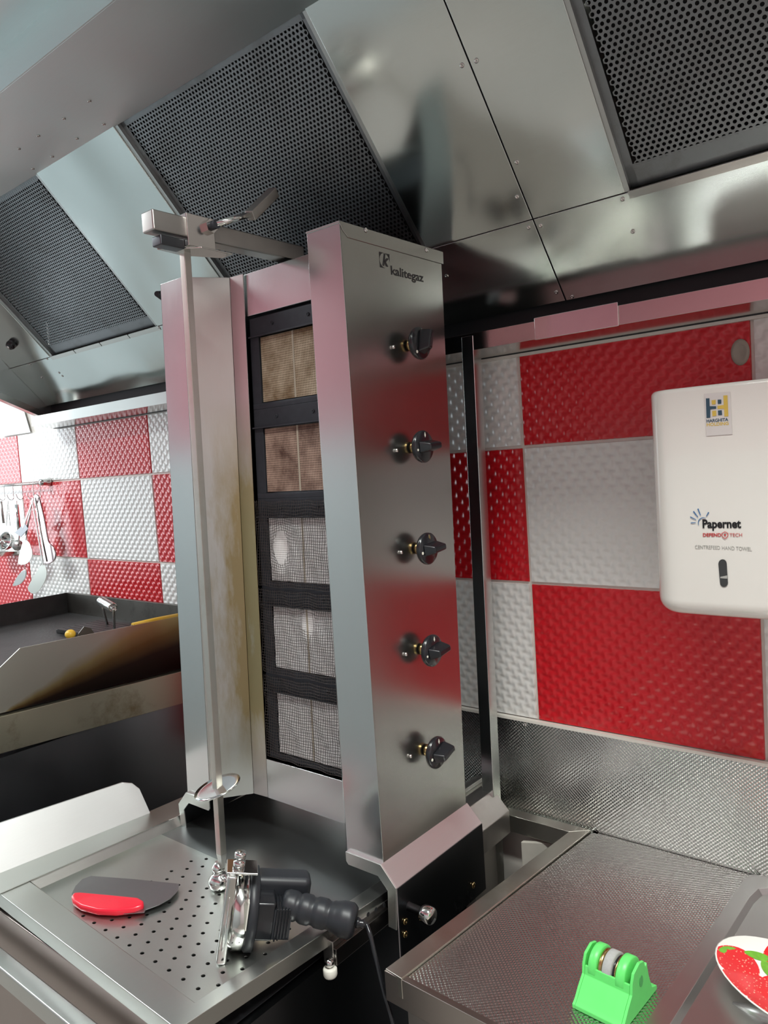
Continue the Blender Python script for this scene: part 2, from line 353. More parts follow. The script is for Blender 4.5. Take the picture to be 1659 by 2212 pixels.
def filt(x0, x1, marg, pitch=.0098, rad=.0031):
    d = .012; vs, fs = perforated(x0 + .012, x1 - .012, S1 + marg, S2 - .004, d, pitch, rad)
    me_b = MB(); me_b.add(vs, fs)
    f = me_b.build('grease_filter', MESHF, hood, keep=True, label='perforated steel filter sheet')
    fr = MB()
    for a, b, c, e in ((x0, x1, S1, S1 + marg + .006), (x0, x0 + .014, S1, S2), (x1 - .014, x1, S1, S2), (x0, x1, S2 - .012, S2 + .01)):
        fr.hexa([HP(a, c, d + .0003), HP(b, c, d + .0003), HP(b, e, d + .0003), HP(a, e, d + .0003), HP(a, c, d + .002), HP(b, c, d + .002), HP(b, e, d + .002), HP(a, e, d + .002)])
    fr.build('filter_rim', MESHF, f)
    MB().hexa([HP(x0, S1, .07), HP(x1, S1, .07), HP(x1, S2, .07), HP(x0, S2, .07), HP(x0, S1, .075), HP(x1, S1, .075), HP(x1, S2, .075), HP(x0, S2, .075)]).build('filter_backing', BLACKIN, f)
filt(.172, .778, .028); filt(1.157, 1.742, .006); filt(2.182, 2.78, .034)
for a, b in ((.157, .172), (.778, .79), (1.145, 1.157), (1.742, 1.752), (2.174, 2.182), (2.78, 2.79)):   # side walls of the filter openings
    MB().hexa([HP(a, S1, .003), HP(b, S1, .003), HP(b, S2, .003), HP(a, S2, .003), HP(a, S1, .014), HP(b, S1, .014), HP(b, S2, .014), HP(a, S2, .014)]).build('opening_edge', HOOD2, hood)
# drip edges at the foot of the filters
for a, b in ((.16, .80), (2.18, 3.2)):
    m = MB(); n_ = 4 if a < 1 else 3; wd = (b - a) / n_
    for i in range(n_):
        x0 = a + i * wd; x1 = x0 + wd - .006
        m.hexa([HP(x0, S1 - .012, -.0015), HP(x1, S1 - .012, -.0015), HP(x1, S1 + .002, -.0015), HP(x0, S1 + .002, -.0015), HP(x0, S1 - .012, .001), HP(x1, S1 - .012, .001), HP(x1, S1 + .002, .001), HP(x0, S1 + .002, .001)])
    m.build('drip_edge', LIP, hood)
# rivets
def rivet(p, ax, r=.0042, mat=LIP, par=hood, nm='rivet'):
    MB().lathe([(r, 0), (r * .95, r * .35), (r * .45, r * .55), (r * .4, r * .2), (0, r * .2)], p, ax, 10).build(nm, mat, par)
def hp_px(px, py):
    d = RM.transposed() @ Vector(((px - CX) / FPX, (py - CY) / FPX, 1)); n = Vector((0, SA, CA)); p0 = HP(0, 0)
    return CAM + d * ((p0 - CAM).dot(n) / d.dot(n))
NF = (0, -SA, -CA)
for q in ((998, 141), (1029, 131), (1117, 350), (1117, 425), (1142, 491), (1168, 487), (1345, 430), (1367, 500), (1202, 631), (1236, 641), (965, 596), (26, 745 + 60), (65, 787), (102, 775), (90, 815), (344, 708), (128, 805), (135, 812)):
    if q != (26, 805): rivet(hp_px(*q), NF)
# round lamp socket on the end panel
k = hp_px(27, 742); n_ = Vector(NF)
kn = MB().lathe([(.016, 0), (.016, .012), (.012, .02), (0, .02)], k, n_, 16).build('lamp_socket', BLACKP, hood)
MB().lathe([(.007, 0), (.006, .004), (0, .005)], k + n_ * .02, n_, 12).build('socket_cap', CHROME, kn)
# rear trough with upturned flange
MB().prism([(-.14, -.0935, 1.945), (-.14, -.0935, 1.9095), (-.14, -.001, 1.9), (-.14, -.001, 1.903), (-.14, -.0905, 1.9125), (-.14, -.0905, 1.945)], (XE + .14, 0, 0)).build('rear_flange', LIP, hood, bev=.0006)
MB().box(1.1, XE, -.009, .001, 1.8935, 1.8995).build('edge_trim', bpy.data.materials['ivory_joint'], hood)
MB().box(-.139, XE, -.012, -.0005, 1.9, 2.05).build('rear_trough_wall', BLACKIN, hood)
a = U(1155, 710, 'y', -.0965); b = U(1336, 690, 'y', -.0965)
MB().box(a.x, b.x, -.0975, -.0937, 1.9075, 1.951).build('patch_plate', CHROME, hood, bev=.001)
# end plate, inclined lower edge
MB().prism([(-.14, 0, 1.914), (-.14, -.716, 2.225), (-.14, -.716, 2.545), (-.14, 0, 2.545)], (-.003, 0, 0)).build('end_plate', HOOD2, hood)
MB().prism([(-.14, 0, 1.914), (-.14, -.71, 2.222), (-.14, -.71, 2.247), (-.14, 0, 1.939)], (.028, 0, 0)).build('end_flange', LIP, hood)
MB().prism([(XE, 0, 1.914), (XE, -.716, 2.225), (XE, -.716, 2.545), (XE, 0, 2.545)], (.003, 0, 0)).build('end_plate', HOOD2, hood)
# front: inner slope, bottom lip, outer face
yt, zt, yf = -.4705, 2.4735, -.7135
FRS = steel('hood_front_steel', (.76, .88, .88), .45, (.02, 1, 1), 500, .02, 2.5, .2)
MB().box(-.14, XE, yf, yt, zt, zt + .003).build('front_soffit', FRS, hood, bev=.0008)
MB().box(-.14, XE, yf - .003, yf, zt, 2.545).build('front_face', FRS, hood)
MB().box(-.14, XE, -.86, yf, 2.545, 2.548).build('front_flange', FRS, hood)
MB().box(-.14, XE, yf, -.001, 2.549, 2.555).build('hood_top', HOOD2, hood)
for q in ((193, 218), (138, 256), (83, 293), (41, 321), (224, 268), (166, 299), (113, 338), (71, 364)): rivet(U(*q, 'z', zt), (0, 0, -1))
# ------------------------------------------------------------------ worktop on the right
ZT = .8716
CX0, CX1 = 1.93, 4.25
ct = thing('worktop', 'grained stainless worktop with plain steel edging right of the kebab grill', 'worktop', (2.3, -.3, 0))
MB().hexa([(1.935, -.604, ZT - .004), (2.29, -.617, ZT - .004), (2.318, .0, ZT - .004), (1.99, 0, ZT - .004), (1.935, -.604, ZT), (2.29, -.617, ZT), (2.318, 0, ZT), (1.99, 0, ZT)]).build('grained_top', LEATHER, ct)
MB().hexa([(1.77, -.014, ZT - .004), (2.0, -.014, ZT - .004), (2.0, 0, ZT - .004), (1.77, 0, ZT - .004), (1.77, -.014, ZT), (2.0, -.014, ZT), (2.0, 0, ZT), (1.77, 0, ZT)]).build('back_strip', TRAY, ct)
EDG = steel('worn_edging', (.60, .58, .52), .3, (1, .04, 1), 300, .001, 20, .25, .5, (.40, .35, .22))
zt_ = ZT + .0045
def edge(p, q, r_, s_, h, nm):
    bt = [Vector((v[0], v[1], zt_ - h)) for v in (p, q, r_, s_)]; tp = [Vector((v[0], v[1], zt_)) for v in (p, q, r_, s_)]
    return MB().hexa(bt + tp).build(nm, EDG, ct, bev=.0012)
edge((1.898, -.602), (1.934, -.606), (1.986, -.013), (1.950, -.044), .035, 'side_edging')
edge((1.75, -.044), (1.950, -.044), (1.986, -.013), (1.75, -.013), .038, 'rear_edging')
MB().prism([(1.897, -.604, .824), (1.897, -.604, ZT + .002), (2.32, -.619, ZT + .002), (2.32, -.619, .824)], (0, .012, 0)).build('front_fascia', steel('fascia_steel', (.45, .41, .38), .3, (.05, 1, 1), 300), ct, bev=.001)
MB().box(1.925, 4.2, -.585, -.5, .05, .82).build('cabinet_front', DULL, ct)
MB().box(1.985, 2.0, -.55, -.02, .05, .83).build('cabinet_side', BLACKST, ct)
sp_ = thing('splashback', 'grained stainless splashback strip along the wall behind the worktop', 'splashback', (2.4, -.01, ZT))
MB().box(1.2, 4.2, -.008, -.0006, ZT + .001, 1.086).build('grained_sheet', LEATHER_W, sp_)
MB().box(1.2, 4.2, -.0125, -.0006, 1.0865, 1.0925).build('top_trim', plain('ivory_trim', (.78, .75, .68), .4), sp_)
for q in ((1133, 1565),): rivet(U(*q, 'y', -.008), (0, -1, 0), .005, CHROME, sp_, 'screw')
# drainboard sink
sk = thing('drainboard_sink', 'plain pressed stainless drainboard sink set in the worktop at right edge', 'sink', (2.5, -.3, ZT))
rim = MB()
o_ = [(2.27, -.62), (2.296, -.04), (2.30, -.018), (2.318, -.008), (4.1, -.008), (4.1, -.62)]
i_ = [(2.300, -.585), (2.318, -.09), (2.324, -.055), (2.345, -.038), (4.0, -.038), (4.0, -.585)]
n = len(o_); vs = [(x, y, ZT + .0045) for x, y in o_] + [(x, y, ZT + .003) for x, y in i_] + [(x, y, ZT - .01) for x, y in o_] + [(x + .006 * (1 if k < 3 else 0), y - .004 * (1 if 2 < k < 5 else 0), ZT - .008) for k, (x, y) in enumerate(i_)]
fs = []
for k in range(n):
    k2 = (k + 1) % n; fs += [(k, k2, n + k2, n + k), (k, 2 * n + k, 2 * n + k2, k2), (n + k, n + k2, 3 * n + k2, 3 * n + k)]
rim.add(vs, fs).build('rim', steel('sink_steel', (.52, .51, .50), .36, (1, 1, 1), 60, .001, 6, .15), sk, bev=.001)
MB().add([(x, y, ZT - .0079) for x, y in [(v[0], v[1]) for v in vs[3 * n:]]], [list(range(n))]).build('drain_pan', bpy.data.materials['sink_steel'], sk)
for k in range(5):
    y0 = -.30 - k * .062
    MB().tube([(2.36, y0, ZT - .009), (2.40, y0 - .004, ZT - .0075), (2.8, y0 - .02, ZT - .007), (3.3, y0 - .03, ZT - .008)], .011, 10, radii=[.004, .012, .012, .008]).build('drain_ridge', bpy.data.materials['sink_steel'], sk)
# ------------------------------------------------------------------ stand under the grill
st = thing('grill_stand', 'dark steel stand under the sliding tray with rails and feet', 'stand', (1.5, -.4, 0))
MB().box(1.13, 1.765, -.80, -.03, .02, .835).build('cabinet_body', BLACKST, st)
MB().box(.72, 1.13, -.72, -.03, .02, .60).build('side_cabinet', BLACKST, st)
MB().box(1.765, 1.79, -.61, -.06, .838, .885).build('slide_rail', DULL, st, bev=.002)
MB().box(1.79, 1.797, -.61, -.06, .846, .874).build('rail_channel', plain('rail_dark', (.16, .15, .14), .3, 1), st, bev=.001)
for q in ((830, 1955), (812, 1965), (795, 1975), (775, 1990), (765, 2000)):
    p = U(*q, 'x', 1.7975); MB().disc(p, (1, 0, 0), .004, 10).build('rail_hole', BLACKIN, st)
p = U(715, 2085, 'x', 1.79)
MB().lathe([(.0105, -.020), (.012, -.017), (.012, -.007), (.0105, -.005), (0, -.0045)], (1.787, p.y, p.z), (0, 0, 1), 16).build('rubber_stop', GUARDW, st, label='ivory rubber stop with bolt')
MB().lathe([(.005, -.006), (.005, .0), (.007, .001), (.0085, .006), (.006, .011), (0, .012)], (1.787, p.y, p.z - .002), (0, 0, 1), 14).build('stop_bolt', CHROME, st)
# drawer front below the tray
MB().box(1.0, 1.745, -.884, -.86, .35, .868).build('drawer_front', BROWNC, st, bev=.002)
p0 = U(0, 2085, 'y', -.93); p1 = U(160, 2212, 'y', -.93)
MB().box(.95, 1.74, -.935, -.905, .79, .825).build('handle_bar', TRAY, st, bev=.003)
for x in (1.0, 1.7): MB().box(x, x + .02, -.906, -.884, .795, .82).build('handle_post', DULL, st)
# ------------------------------------------------------------------ sliding tray
tr = thing('drip_tray', 'pull-out stainless drip tray with perforated pan in front of the kebab grill', 'tray', (1.46, -.6, .88))
ZR = .9; ZP = .88
OUT = [(1.10, -.878), (1.755, -.895), (1.79, -.45), (1.79, -.06), (1.12, -.06), (1.10, -.50)]
IN = [(1.157, -.823), (1.730, -.846), (1.755, -.45), (1.755, -.07), (1.195, -.07), (1.182, -.50)]
FL = [(1.170, -.809), (1.722, -.838), (1.748, -.45), (1.748, -.075), (1.203, -.075), (1.192, -.51)]
n = 6; vs = [(x, y, ZR) for x, y in OUT] + [(x, y, ZR) for x, y in IN] + [(x, y, ZP) for x, y in FL] + [(x, y, ZR - .028) for x, y in OUT]
fs = []
for k in range(n):
    k2 = (k + 1) % n; fs += [(k, k2, n + k2, n + k), (n + k, n + k2, 2 * n + k2, 2 * n + k), (k, 3 * n + k, 3 * n + k2, k2)]
MB().add(vs, fs).build('tray_rim', TRAY, tr, bev=.0012)
# perforated pan (front) and plain pan (rear); holes are cut through
def pan():
    vs = []; fs = []; P_ = .0387; Q = .0235; r = .0035
    def inside(x, y): return y < -.484 - .16 * (x - 1.2) * 1.0 + .0 or False
    holes = []
    x0, x1, ya = 1.19, 1.725, -.822
    for j in range(16):
        y = -.808 + j * Q
        for i in range(-2, 16):
            x = 1.414 + i * P_ + (.0205 * j) % P_ - (.0 if True else 0)
            while x - P_ > 1.19: break
            if 1.195 < x < 1.712 and y < -.484 - .17 * (x - 1.2) - .02: holes.append((x, y))
    return holes
holes = pan()
bmh = bmesh.new()
# triangulate the pan with holes from a fine grid of strips: each cell of the staggered lattice carries one hole
cellw, cellh, rr = .0387, .0235, .0034
mbp = MB(); hs = set()
key = {}
rows = {}
for (x, y) in holes: rows.setdefault(round(y, 5), []).append(x)
pan_top = -.466
for y, xs in rows.items():
    xs.sort(); ya, yb = y - cellh / 2, y + cellh / 2
    L0 = 1.17 + (y + .81) * .07
    R0 = 1.7235 + (y + .838) * .066
    cur = L0
    for x in xs:
        a, b = x - .008, x + .008
        if a > cur: mbp.add([(cur, ya, ZP), (a, ya, ZP), (a, yb, ZP), (cur, yb, ZP)], [(0, 1, 2, 3)])
        ring = [(x + rr * 1.25 * math.cos(t), y + rr * math.sin(t), ZP) for t in [2 * PI * k / 12 for k in range(12)]]
        low = [(p[0], p[1], ZP - .002) for p in ring]
        sq = [(b, y), (b, yb), (x + .004, yb), (x, yb), (x - .004, yb), (a, yb), (a, y), (a, ya), (x - .004, ya), (x, ya), (x + .004, ya), (b, ya)]
        sq = [(p[0], p[1], ZP) for p in sq]
        mbp.add(ring + low + sq, [(24 + k, 24 + (k + 1) % 12, (k + 1) % 12, k) for k in range(12)] + [(k, (k + 1) % 12, 12 + (k + 1) % 12, 12 + k) for k in range(12)])
        cur = b
    mbp.add([(cur, ya, ZP), (R0, ya, ZP), (R0, yb, ZP), (cur, yb, ZP)], [(0, 1, 2, 3)])
ymax = max(rows) + cellh / 2
ymin = min(rows) - cellh / 2
mbp.add([(1.165, -.845, ZP), (1.727, -.845, ZP), (1.725, ymin, ZP), (1.165, ymin, ZP)], [(0, 1, 2, 3)])
pp = mbp.build('perforated_pan', TRAYG, tr, label='perforated pan insert with a grid of drain holes')
MB().add([(1.18, ymax, ZP), (1.75, ymax, ZP), (1.75, -.06, ZP), (1.18, -.06, ZP)], [(0, 1, 2, 3)]).build('plain_pan', steel('pan_rear_steel', (.30, .31, .31), .36, (1, 1, 1), 300, .001, 8, .25), tr)
MB().box(1.16, 1.75, -.845, -.06, .838, .84).build('pan_bottom', BLACKIN, tr)
# upstand at the left
A0 = Vector((1.072, -.90, ZR)); A1 = Vector((1.113, -.513, ZR))
pts = [A0, A1, Vector((1.079, -.515, .952)), Vector((1.070, -.527, .968)), Vector((1.062, -.548, .976)), Vector((1.03, -.92, .99))]
MB().prism(pts, (-.0025, 0, .001)).build('upstand', steel('upstand_steel', (.78, .79, .78), .45, (1, .03, 1), 400, 0, 5, .15), tr, bev=.0006)
MB().prism([(1.072, -.90, ZR), (1.113, -.513, ZR), (1.185, -.512, ZR + .0006), (1.157, -.90, ZR + .0006)], (0, 0, .0015)).build('side_ledge', TRAY, tr)
# ------------------------------------------------------------------ kebab grill
def lean(p):
    p = Vector(p); t = (p.z - .96) / 1.14
    return Vector((p.x + .06 * t * (1.8 - p.x) / .58, p.y + .03 * t * max(0, (p.y + .478) / .26), p.z))
class LB(MB):
    def add(s, vs, fs, smooth=False): return MB.add(s, [lean(v) for v in vs], fs, smooth)
G = thing('kebab_grill', 'tall stainless gas kebab grill with five stacked burners and black knobs', 'kebab grill', (1.52, -.35, .96))
Z0, Z1 = .963, 2.1
YW = -.478; YB = -.398
def vpanel(a, b, z0, z1, t, mat, name, par=G, bev=.0008, div=1, **k):
    a = Vector((a[0], a[1], 0)); b = Vector((b[0], b[1], 0)); d = (b - a).normalized(); nn = Vector((-d.y, d.x, 0)) * t
    m = LB(); P_ = []
    for q in (a, b, b + nn, a + nn): P_.append((q.x, q.y))
    m.hexa([(x, y, z0) for x, y in P_] + [(x, y, z1) for x, y in P_]); return m.build(name, mat, par, bev=bev, **k)
# left wing
lw = vpanel((1.216, YW), (1.3, YW), Z0, Z1, .0025, VERT, 'side_wing', label='folded left wing')
def sub(a, b, mat, nm, z0=Z0, z1=Z1, par=lw): return vpanel(a, b, z0, z1, .0022, mat, nm, par)
sub((1.3005, YW + .001), (1.361, -.4035), STAIN, 'inner_face')
sub((1.3612, -.4035), (1.4045, -.4005), STAIN, 'wing_lip')
sub((1.216, -.20), (1.216, YW), VERT, 'outer_face')
# right wing / control box
rw = vpanel((1.712, YW), (1.8, YW), Z0, Z1, .0025, VERT, 'control_box', label='right wing carrying the five knobs')
sub((1.8, YW + .0005), (1.8, -.205), VERTK, 'control_panel', par=rw)
sub((1.636, -.4015), (1.7118, YW + .001), VERT, 'inner_face', par=rw)
cap = LB(); cap.hexa([(1.712, YW - .002, Z1 - .001), (1.8015, YW - .002, Z1 - .001), (1.8015, -.2, Z1 - .001), (1.712, -.2, Z1 - .001), (1.712, YW - .002, Z1 + .003), (1.8015, YW - .002, Z1 + .003), (1.8015, -.2, Z1 + .003), (1.712, -.2, Z1 + .003)])
cap.prism([(1.8001, YW + .018, Z1 - .022), (1.8001, -.2, Z1 - .022), (1.8001, -.2, Z1), (1.8001, YW - .001, Z1), (1.8001, YW + .006, Z1 - .012)], (.0015, 0, 0))
cap.build('cap_plate', VERTK, rw, bev=.0006)
for q in ((790, 497), (921, 540)): rivet(U(*q, 'x', 1.8017), (1, 0, 0), .0045, CHROME, rw, 'screw')
LB().box(1.405, 1.70, -.380, -.2, Z0 + .004, Z1 - .004).box(1.222, 1.795, -.33, -.2, Z0 + .004, Z1 - .004).build('burner_housing', BLACKST, G)
LB().box(1.4, 1.70, -.3955, -.39, 2.012, Z1).build('top_panel', VERT, G, bev=.001)
LB().prism([(1.4062, -.4015, Z0), (1.638, -.4015, Z0), (1.638, -.4015, 1.052), (1.4062, -.4015, 1.052)], (0, .004, 0)).build('bottom_panel', VERT, G, bev=.0008)
bb = U(336, 622, 'y', -.3)
MB().tube([(1.235, -.46, 2.09), (1.215, -.42, 2.092), (1.2, -.39, 2.085)], .012, 8, radii=[.006, .014, .01]).build('corner_clip', BLACKR, G)
# burners
zt0, zb0 = 2.006, 1.056
hs_ = (zt0 - zb0) / 5
for i in range(5):
    zb = zt0 - (i + 1) * hs_; z1 = zt0 - i * hs_
    fr = LB().box(1.408, 1.665, -.3925, -.386, z1 - .038, z1).box(1.408, 1.665, -.3925, -.386, zb, zb + .012).box(1.408, 1.437, -.3925, -.386, zb + .012, z1 - .038).box(1.645, 1.69, -.3925, -.386, zb + .012, z1 - .038)
    f = fr.build('burner', DARKFRAME, G, bev=.0008)
    LB().box(1.408, 1.69, -.3975, -.3925, z1 - .0405, z1 - .0375).build('frame_lip', DARKFRAME, f)
    cm = (CER1, CER2, CER3, CER3, CER3)[i]
    for a, b in ((1.439, 1.5435), (1.5465, 1.655)):
        LB().box(a, b, -.389, -.382, zb + .014, z1 - .042).build('ceramic_plate', cm, f)
    LB().box(1.5425, 1.5475, -.3895, -.388, zb + .014, z1 - .042).build('joint_strip', plain('joint_cement', (.42, .36, .28), .9) if i == 0 else bpy.data.materials['joint_cement'], f)
    for x in (1.485, 1.60): rivet(lean((x, -.3925, z1 - .019)), (0, -1, 0), .004, DARKFRAME, f, 'bolt')
# woven wire guards on the lower three
def guard(i):
    zb = zt0 - (i + 1) * hs_ + .003; z1 = zt0 - i * hs_ - .004; x0, x1 = 1.409, 1.70; yg = -.4
    hx, hz, ha, hb = {2: (1.487, (zb + z1) / 2 - .008, .019, .036), 3: (1.56, z1 - .062, .015, .026), 4: (0, 0, 0, 0)}[i]
    rnd = random.Random(i); vs = []; fs = []; m = MB(); ph = rnd.random() * 6
    def bend(x, z):
        dx = .0011 * math.sin(x * 60 + z * 40 + ph) + .0009 * math.sin(z * 95 + ph * 2); dz = .0011 * math.sin(x * 85 + ph) + .0008 * math.sin(z * 70 + x * 50)
        if ha:
            ex, ez = (x - hx) / ha, (z - hz) / hb; r = math.hypot(ex, ez)
            if r < 3: k = .9 * math.exp(-(r - .6) ** 2 / .9); dx += ex / max(r, .2) * ha * .45 * k; dz += ez / max(r, .2) * hb * .3 * k
        return lean((x + dx, yg + .0012 * math.sin(x * 140 + z * 90), z + dz))
    def run(pts):
        seg = []
        for p in pts:
            if ha and math.hypot((p[0] - hx) / (ha * .62), (p[1] - hz) / (hb * .62)) < 1:
                if len(seg) > 1: m.tube([bend(*q) for q in seg], .0005, 4, caps=False)
                seg = []
            else: seg.append(p)
        if len(seg) > 1: m.tube([bend(*q) for q in seg], .0005, 4, caps=False)
    sp = .0062; nx = int((x1 - x0) / sp); nz = int((z1 - zb) / sp)
    for a in range(nx + 1): run([(x0 + a * sp, zb + (z1 - zb) * t / 22) for t in range(23)])
    for b in range(nz + 1): run([(x0 + (x1 - x0) * t / 26, zb + b * sp) for t in range(27)])
    m.build('wire_guard', WIRE, G, keep=True, label='woven wire guard with a torn hole' if ha else 'woven wire guard, whole')
for i in (2, 3, 4): guard(i)
# knobs with their dials
for i, (px, py, ang) in enumerate(((905, 742, 78), (912, 965, 4), (922, 1185, 6), (932, 1405, 10), (942, 1625, 20))):
    c = U(px, py, 'x', 1.826); z, y = c.z, c.y
    kb = MB().lathe([(.010, -.024), (.010, -.006), (.0285, -.004), (.0305, 0), (.0305, .004), (.028, .0065), (.0, .0068)], (1.826, y, z), (1, 0, 0), 36).build('knob', BLACKP, G)
    t = math.radians(ang); dy, dz = math.cos(t), math.sin(t); e = Vector((0, dy, dz)); f_ = Vector((0, -dz, dy)); o = Vector((1.8325, y, z))
    gp = []
    for a, b, h in ((-.020, .0115, 0), (.024, .0115, 0), (.024, -.0115, 0), (-.020, -.0115, 0), (-.012, .0065, .022), (.023, .0055, .024), (.023, -.0055, .024), (-.012, -.0065, .022)):
        gp.append(o + e * a + f_ * b + Vector((h, 0, 0)))
    MB().hexa(gp).build('grip', BLACKP, kb, bev=.003)
    q = (0, -.7, -.72) if i == 0 else (0, -.95, -.25)
    w_ = Vector((1.8328, y, z)) + Vector(q) * .024
    MB().disc(w_, (1, 0, 0), .0028 if i not in (1, 3) else .0022, 12).build('dial_dot', DOTW, kb)
    MB().prism([Vector((1.8328, y + .002, z + .021)) + Vector((0, a, b)) for a, b in ((0, -.004), (.002, 0), (0, .006), (-.002, 0))], (.0005, 0, 0)).build('flame_mark', BRASS if i == 2 else DOTW, kb)
    MB().lathe([(.0115, 0), (.0115, .008)], (1.803, y, z), (1, 0, 0), 16).build('knob_collar', BRASS, kb)
    p = U(px - 57, py + 8, 'x', 1.8002); MB().lathe([(.0035, 0), (.0035, .004), (0, .005)], p, (1, 0, 0), 8).build('pilot_pin', CHROME, G)
# maker's mark, engraved
p = U(843, 597, 'x', 1.8002)
a = U(842, 583, 'x', 1.8002); b = U(915, 606, 'x', 1.8002)
text('maker_lettering', 'kalitegaz', .0225, U(844, 592, 'x', 1.8002), (0, 1, 0), (0, 0, 1), INKD, G, bold=.0005, width=(U(915, 604, 'x', 1.8002) - U(844, 592, 'x', 1.8002)).y)
q0 = U(821, 544, 'x', 1.8002); q1 = U(841, 582, 'x', 1.8002); lx = abs(q1.y - q0.y); lz = abs(q0.z - q1.z)
lm = MB()
cy_, cz_ = (q0.y + q1.y) / 2, (q0.z + q1.z) / 2; hy, hz = lx / 2 + .003, lz / 2
for sy, szz in ((-1, 1), (1, 1), (-1, -1)):
    arc = [(1.8002, cy_ + sy * hy * math.cos(t) * .98, cz_ + szz * hz * math.sin(t) * .98) for t in [PI / 2 * k / 6 for k in range(7)]]
    lm.prism([(1.8002, cy_ + sy * hy, cz_ + szz * hz)] + arc, (.0002, 0, 0))
lm.build('maker_emblem', INKD, G)
text('emblem_letter', 'k', hz * 2.1, (1.8002, cy_ - hy * .5, cz_ - hz * .62), (0, 1, 0), (0, 0, 1), INKD, G, shear=.25, bold=.0012)
# brackets that carry the grill on the rails
def bracket(sx, x0):
    X = lambda v: x0 + sx * v
    prof = [(-.085, .966), (0, .9655), (.033, .931), (.031, .80), (.0285, .80), (.0305, .930), (-.001, .9635), (-.085, .964)]
    br = MB().prism([(X(a), -.484, z) for a, z in prof], (0, .284, 0)).build('support_bracket', VERTD if sx < 0 else steel('bracket_steel', (.66, .60, .61), .5, (1, .03, 1), 300, 0, 3, .1), G, bev=.0005)
    pr = [(-.085, .966), (0, .9655), (.033, .931), (.028, .852), (.009, .853), (.013, .921), (-.008, .942), (-.080, .942), (-.085, .948)]
    MB().prism([(X(a), -.4865, z) for a, z in pr], (0, .003, 0)).build('front_cheek', TRAY, br, bev=.0008)
    MB().box(min(X(.026), X(.0295)), max(X(.026), X(.0295)), -.48, -.2, .79, .928).build('side_plate', BLACKST, br)
    MB().box(min(X(.0315), X(.034)), max(X(.0315), X(.034)), -.4835, -.2, .79, .9295).build('outer_plate', BLACKST, br)
    return br
br = bracket(1, 1.8)
for q in ((875, 1990), (875, 2018), (1022, 1912)): rivet(U(*q, 'x', 1.8345), (1, 0, 0), .0062, BRASS, br, 'bolt')
p = U(893, 1962, 'x', 1.845)
MB().lathe([(.008, -.012), (.008, .02), (.0135, .022), (.0155, .026), (.0155, .040), (.013, .044), (0, .0445)], p, (1, -.05, 0), 24).build('locking_knob', CHROME, br)
bracket(-1, 1.222)
# rear bracket, rear rails and square post
MB().prism([(1.755, -.192, .945), (1.79, -.192, .945), (1.826, -.192, .905), (1.826, -.192, .855), (1.755, -.192, .855)], (0, .115, 0)).build('rear_bracket', DULL, G, bev=.0015)
MB().box(1.70, 1.76, -.20, -.02, .90, .935).box(1.715, 1.735, -.19, -.03, .935, .945).build('rear_rail', VERTD, G, bev=.002)
MB().box(1.775, 1.80, -.19, -.1, .60, .86).build('lower_column', DULL, G)
pt = [U(1059, 1560, 'y', -.095), U(1021, 724, 'y', -.095)]
xa = pt[0].x; xb = pt[1].x
def postx(z): return xa + (xb - xa) * (z - pt[0].z) / (pt[1].z - pt[0].z)
m = MB(); z0, z1 = .60, pt[1].z; a, b = postx(z0), postx(z1)
m.hexa([(a - .029, -.095, z0), (a, -.095, z0), (a, -.064, z0), (a - .029, -.064, z0), (b - .029, -.095, z1), (b, -.095, z1), (b, -.064, z1), (b - .029, -.064, z1)])
m.build('rear_post', VERT, G, bev=.0015)
# top arm with clamp and lever
AX = 1.57
MB().hexa([(AX - .034, -.69, 2.104), (AX, -.69, 2.104), (AX, -.33, 2.106), (AX - .034, -.33, 2.106), (AX - .034, -.69, 2.139), (AX, -.69, 2.139), (AX, -.33, 2.139), (AX - .034, -.33, 2.139)]).build('top_arm', DULL, G, bev=.003)
cl = MB().box(AX - .04, AX + .006, -.625, -.565, 2.088, 2.1445).build('arm_clamp', LIP, G, bev=.0015)
MB().box(AX - .03, AX - .004, -.675, -.625, 2.083, 2.100).build('clamp_jaw', BLACKST, cl, bev=.002)
MB().prism([(AX - .045, -.655, 2.086), (AX + .01, -.60, 2.086), (AX + .01, -.53, 2.086), (AX - .02, -.53, 2.086), (AX - .05, -.60, 2.086)], (0, 0, .003)).build('clamp_tongue', LIP, cl, bev=.0008)
h0 = U(452, 490, 'x', AX + .008); h1 = U(545, 462, 'x', AX + .035); h2 = U(592, 415, 'x', AX + .035)
MB().lathe([(.013, -.003), (.013, .008)], h0, (1, 0, 0), 6, False).build('clamp_nut', LIP, cl)
MB().lathe([(.008, 0), (.008, .022)], h0, (1, 0, 0), 14).build('clamp_screw', DARKFRAME, cl)
MB().tube([h0 + Vector((.018, 0, 0)), h1], .0055, 12).build('lever_rod', CHROME, cl)
MB().tube([h1 + (h1 - h2).normalized() * .008, h2], .0135, 4, rot=.4, smooth=False).build('lever_grip', DULL, cl, bev=.002)
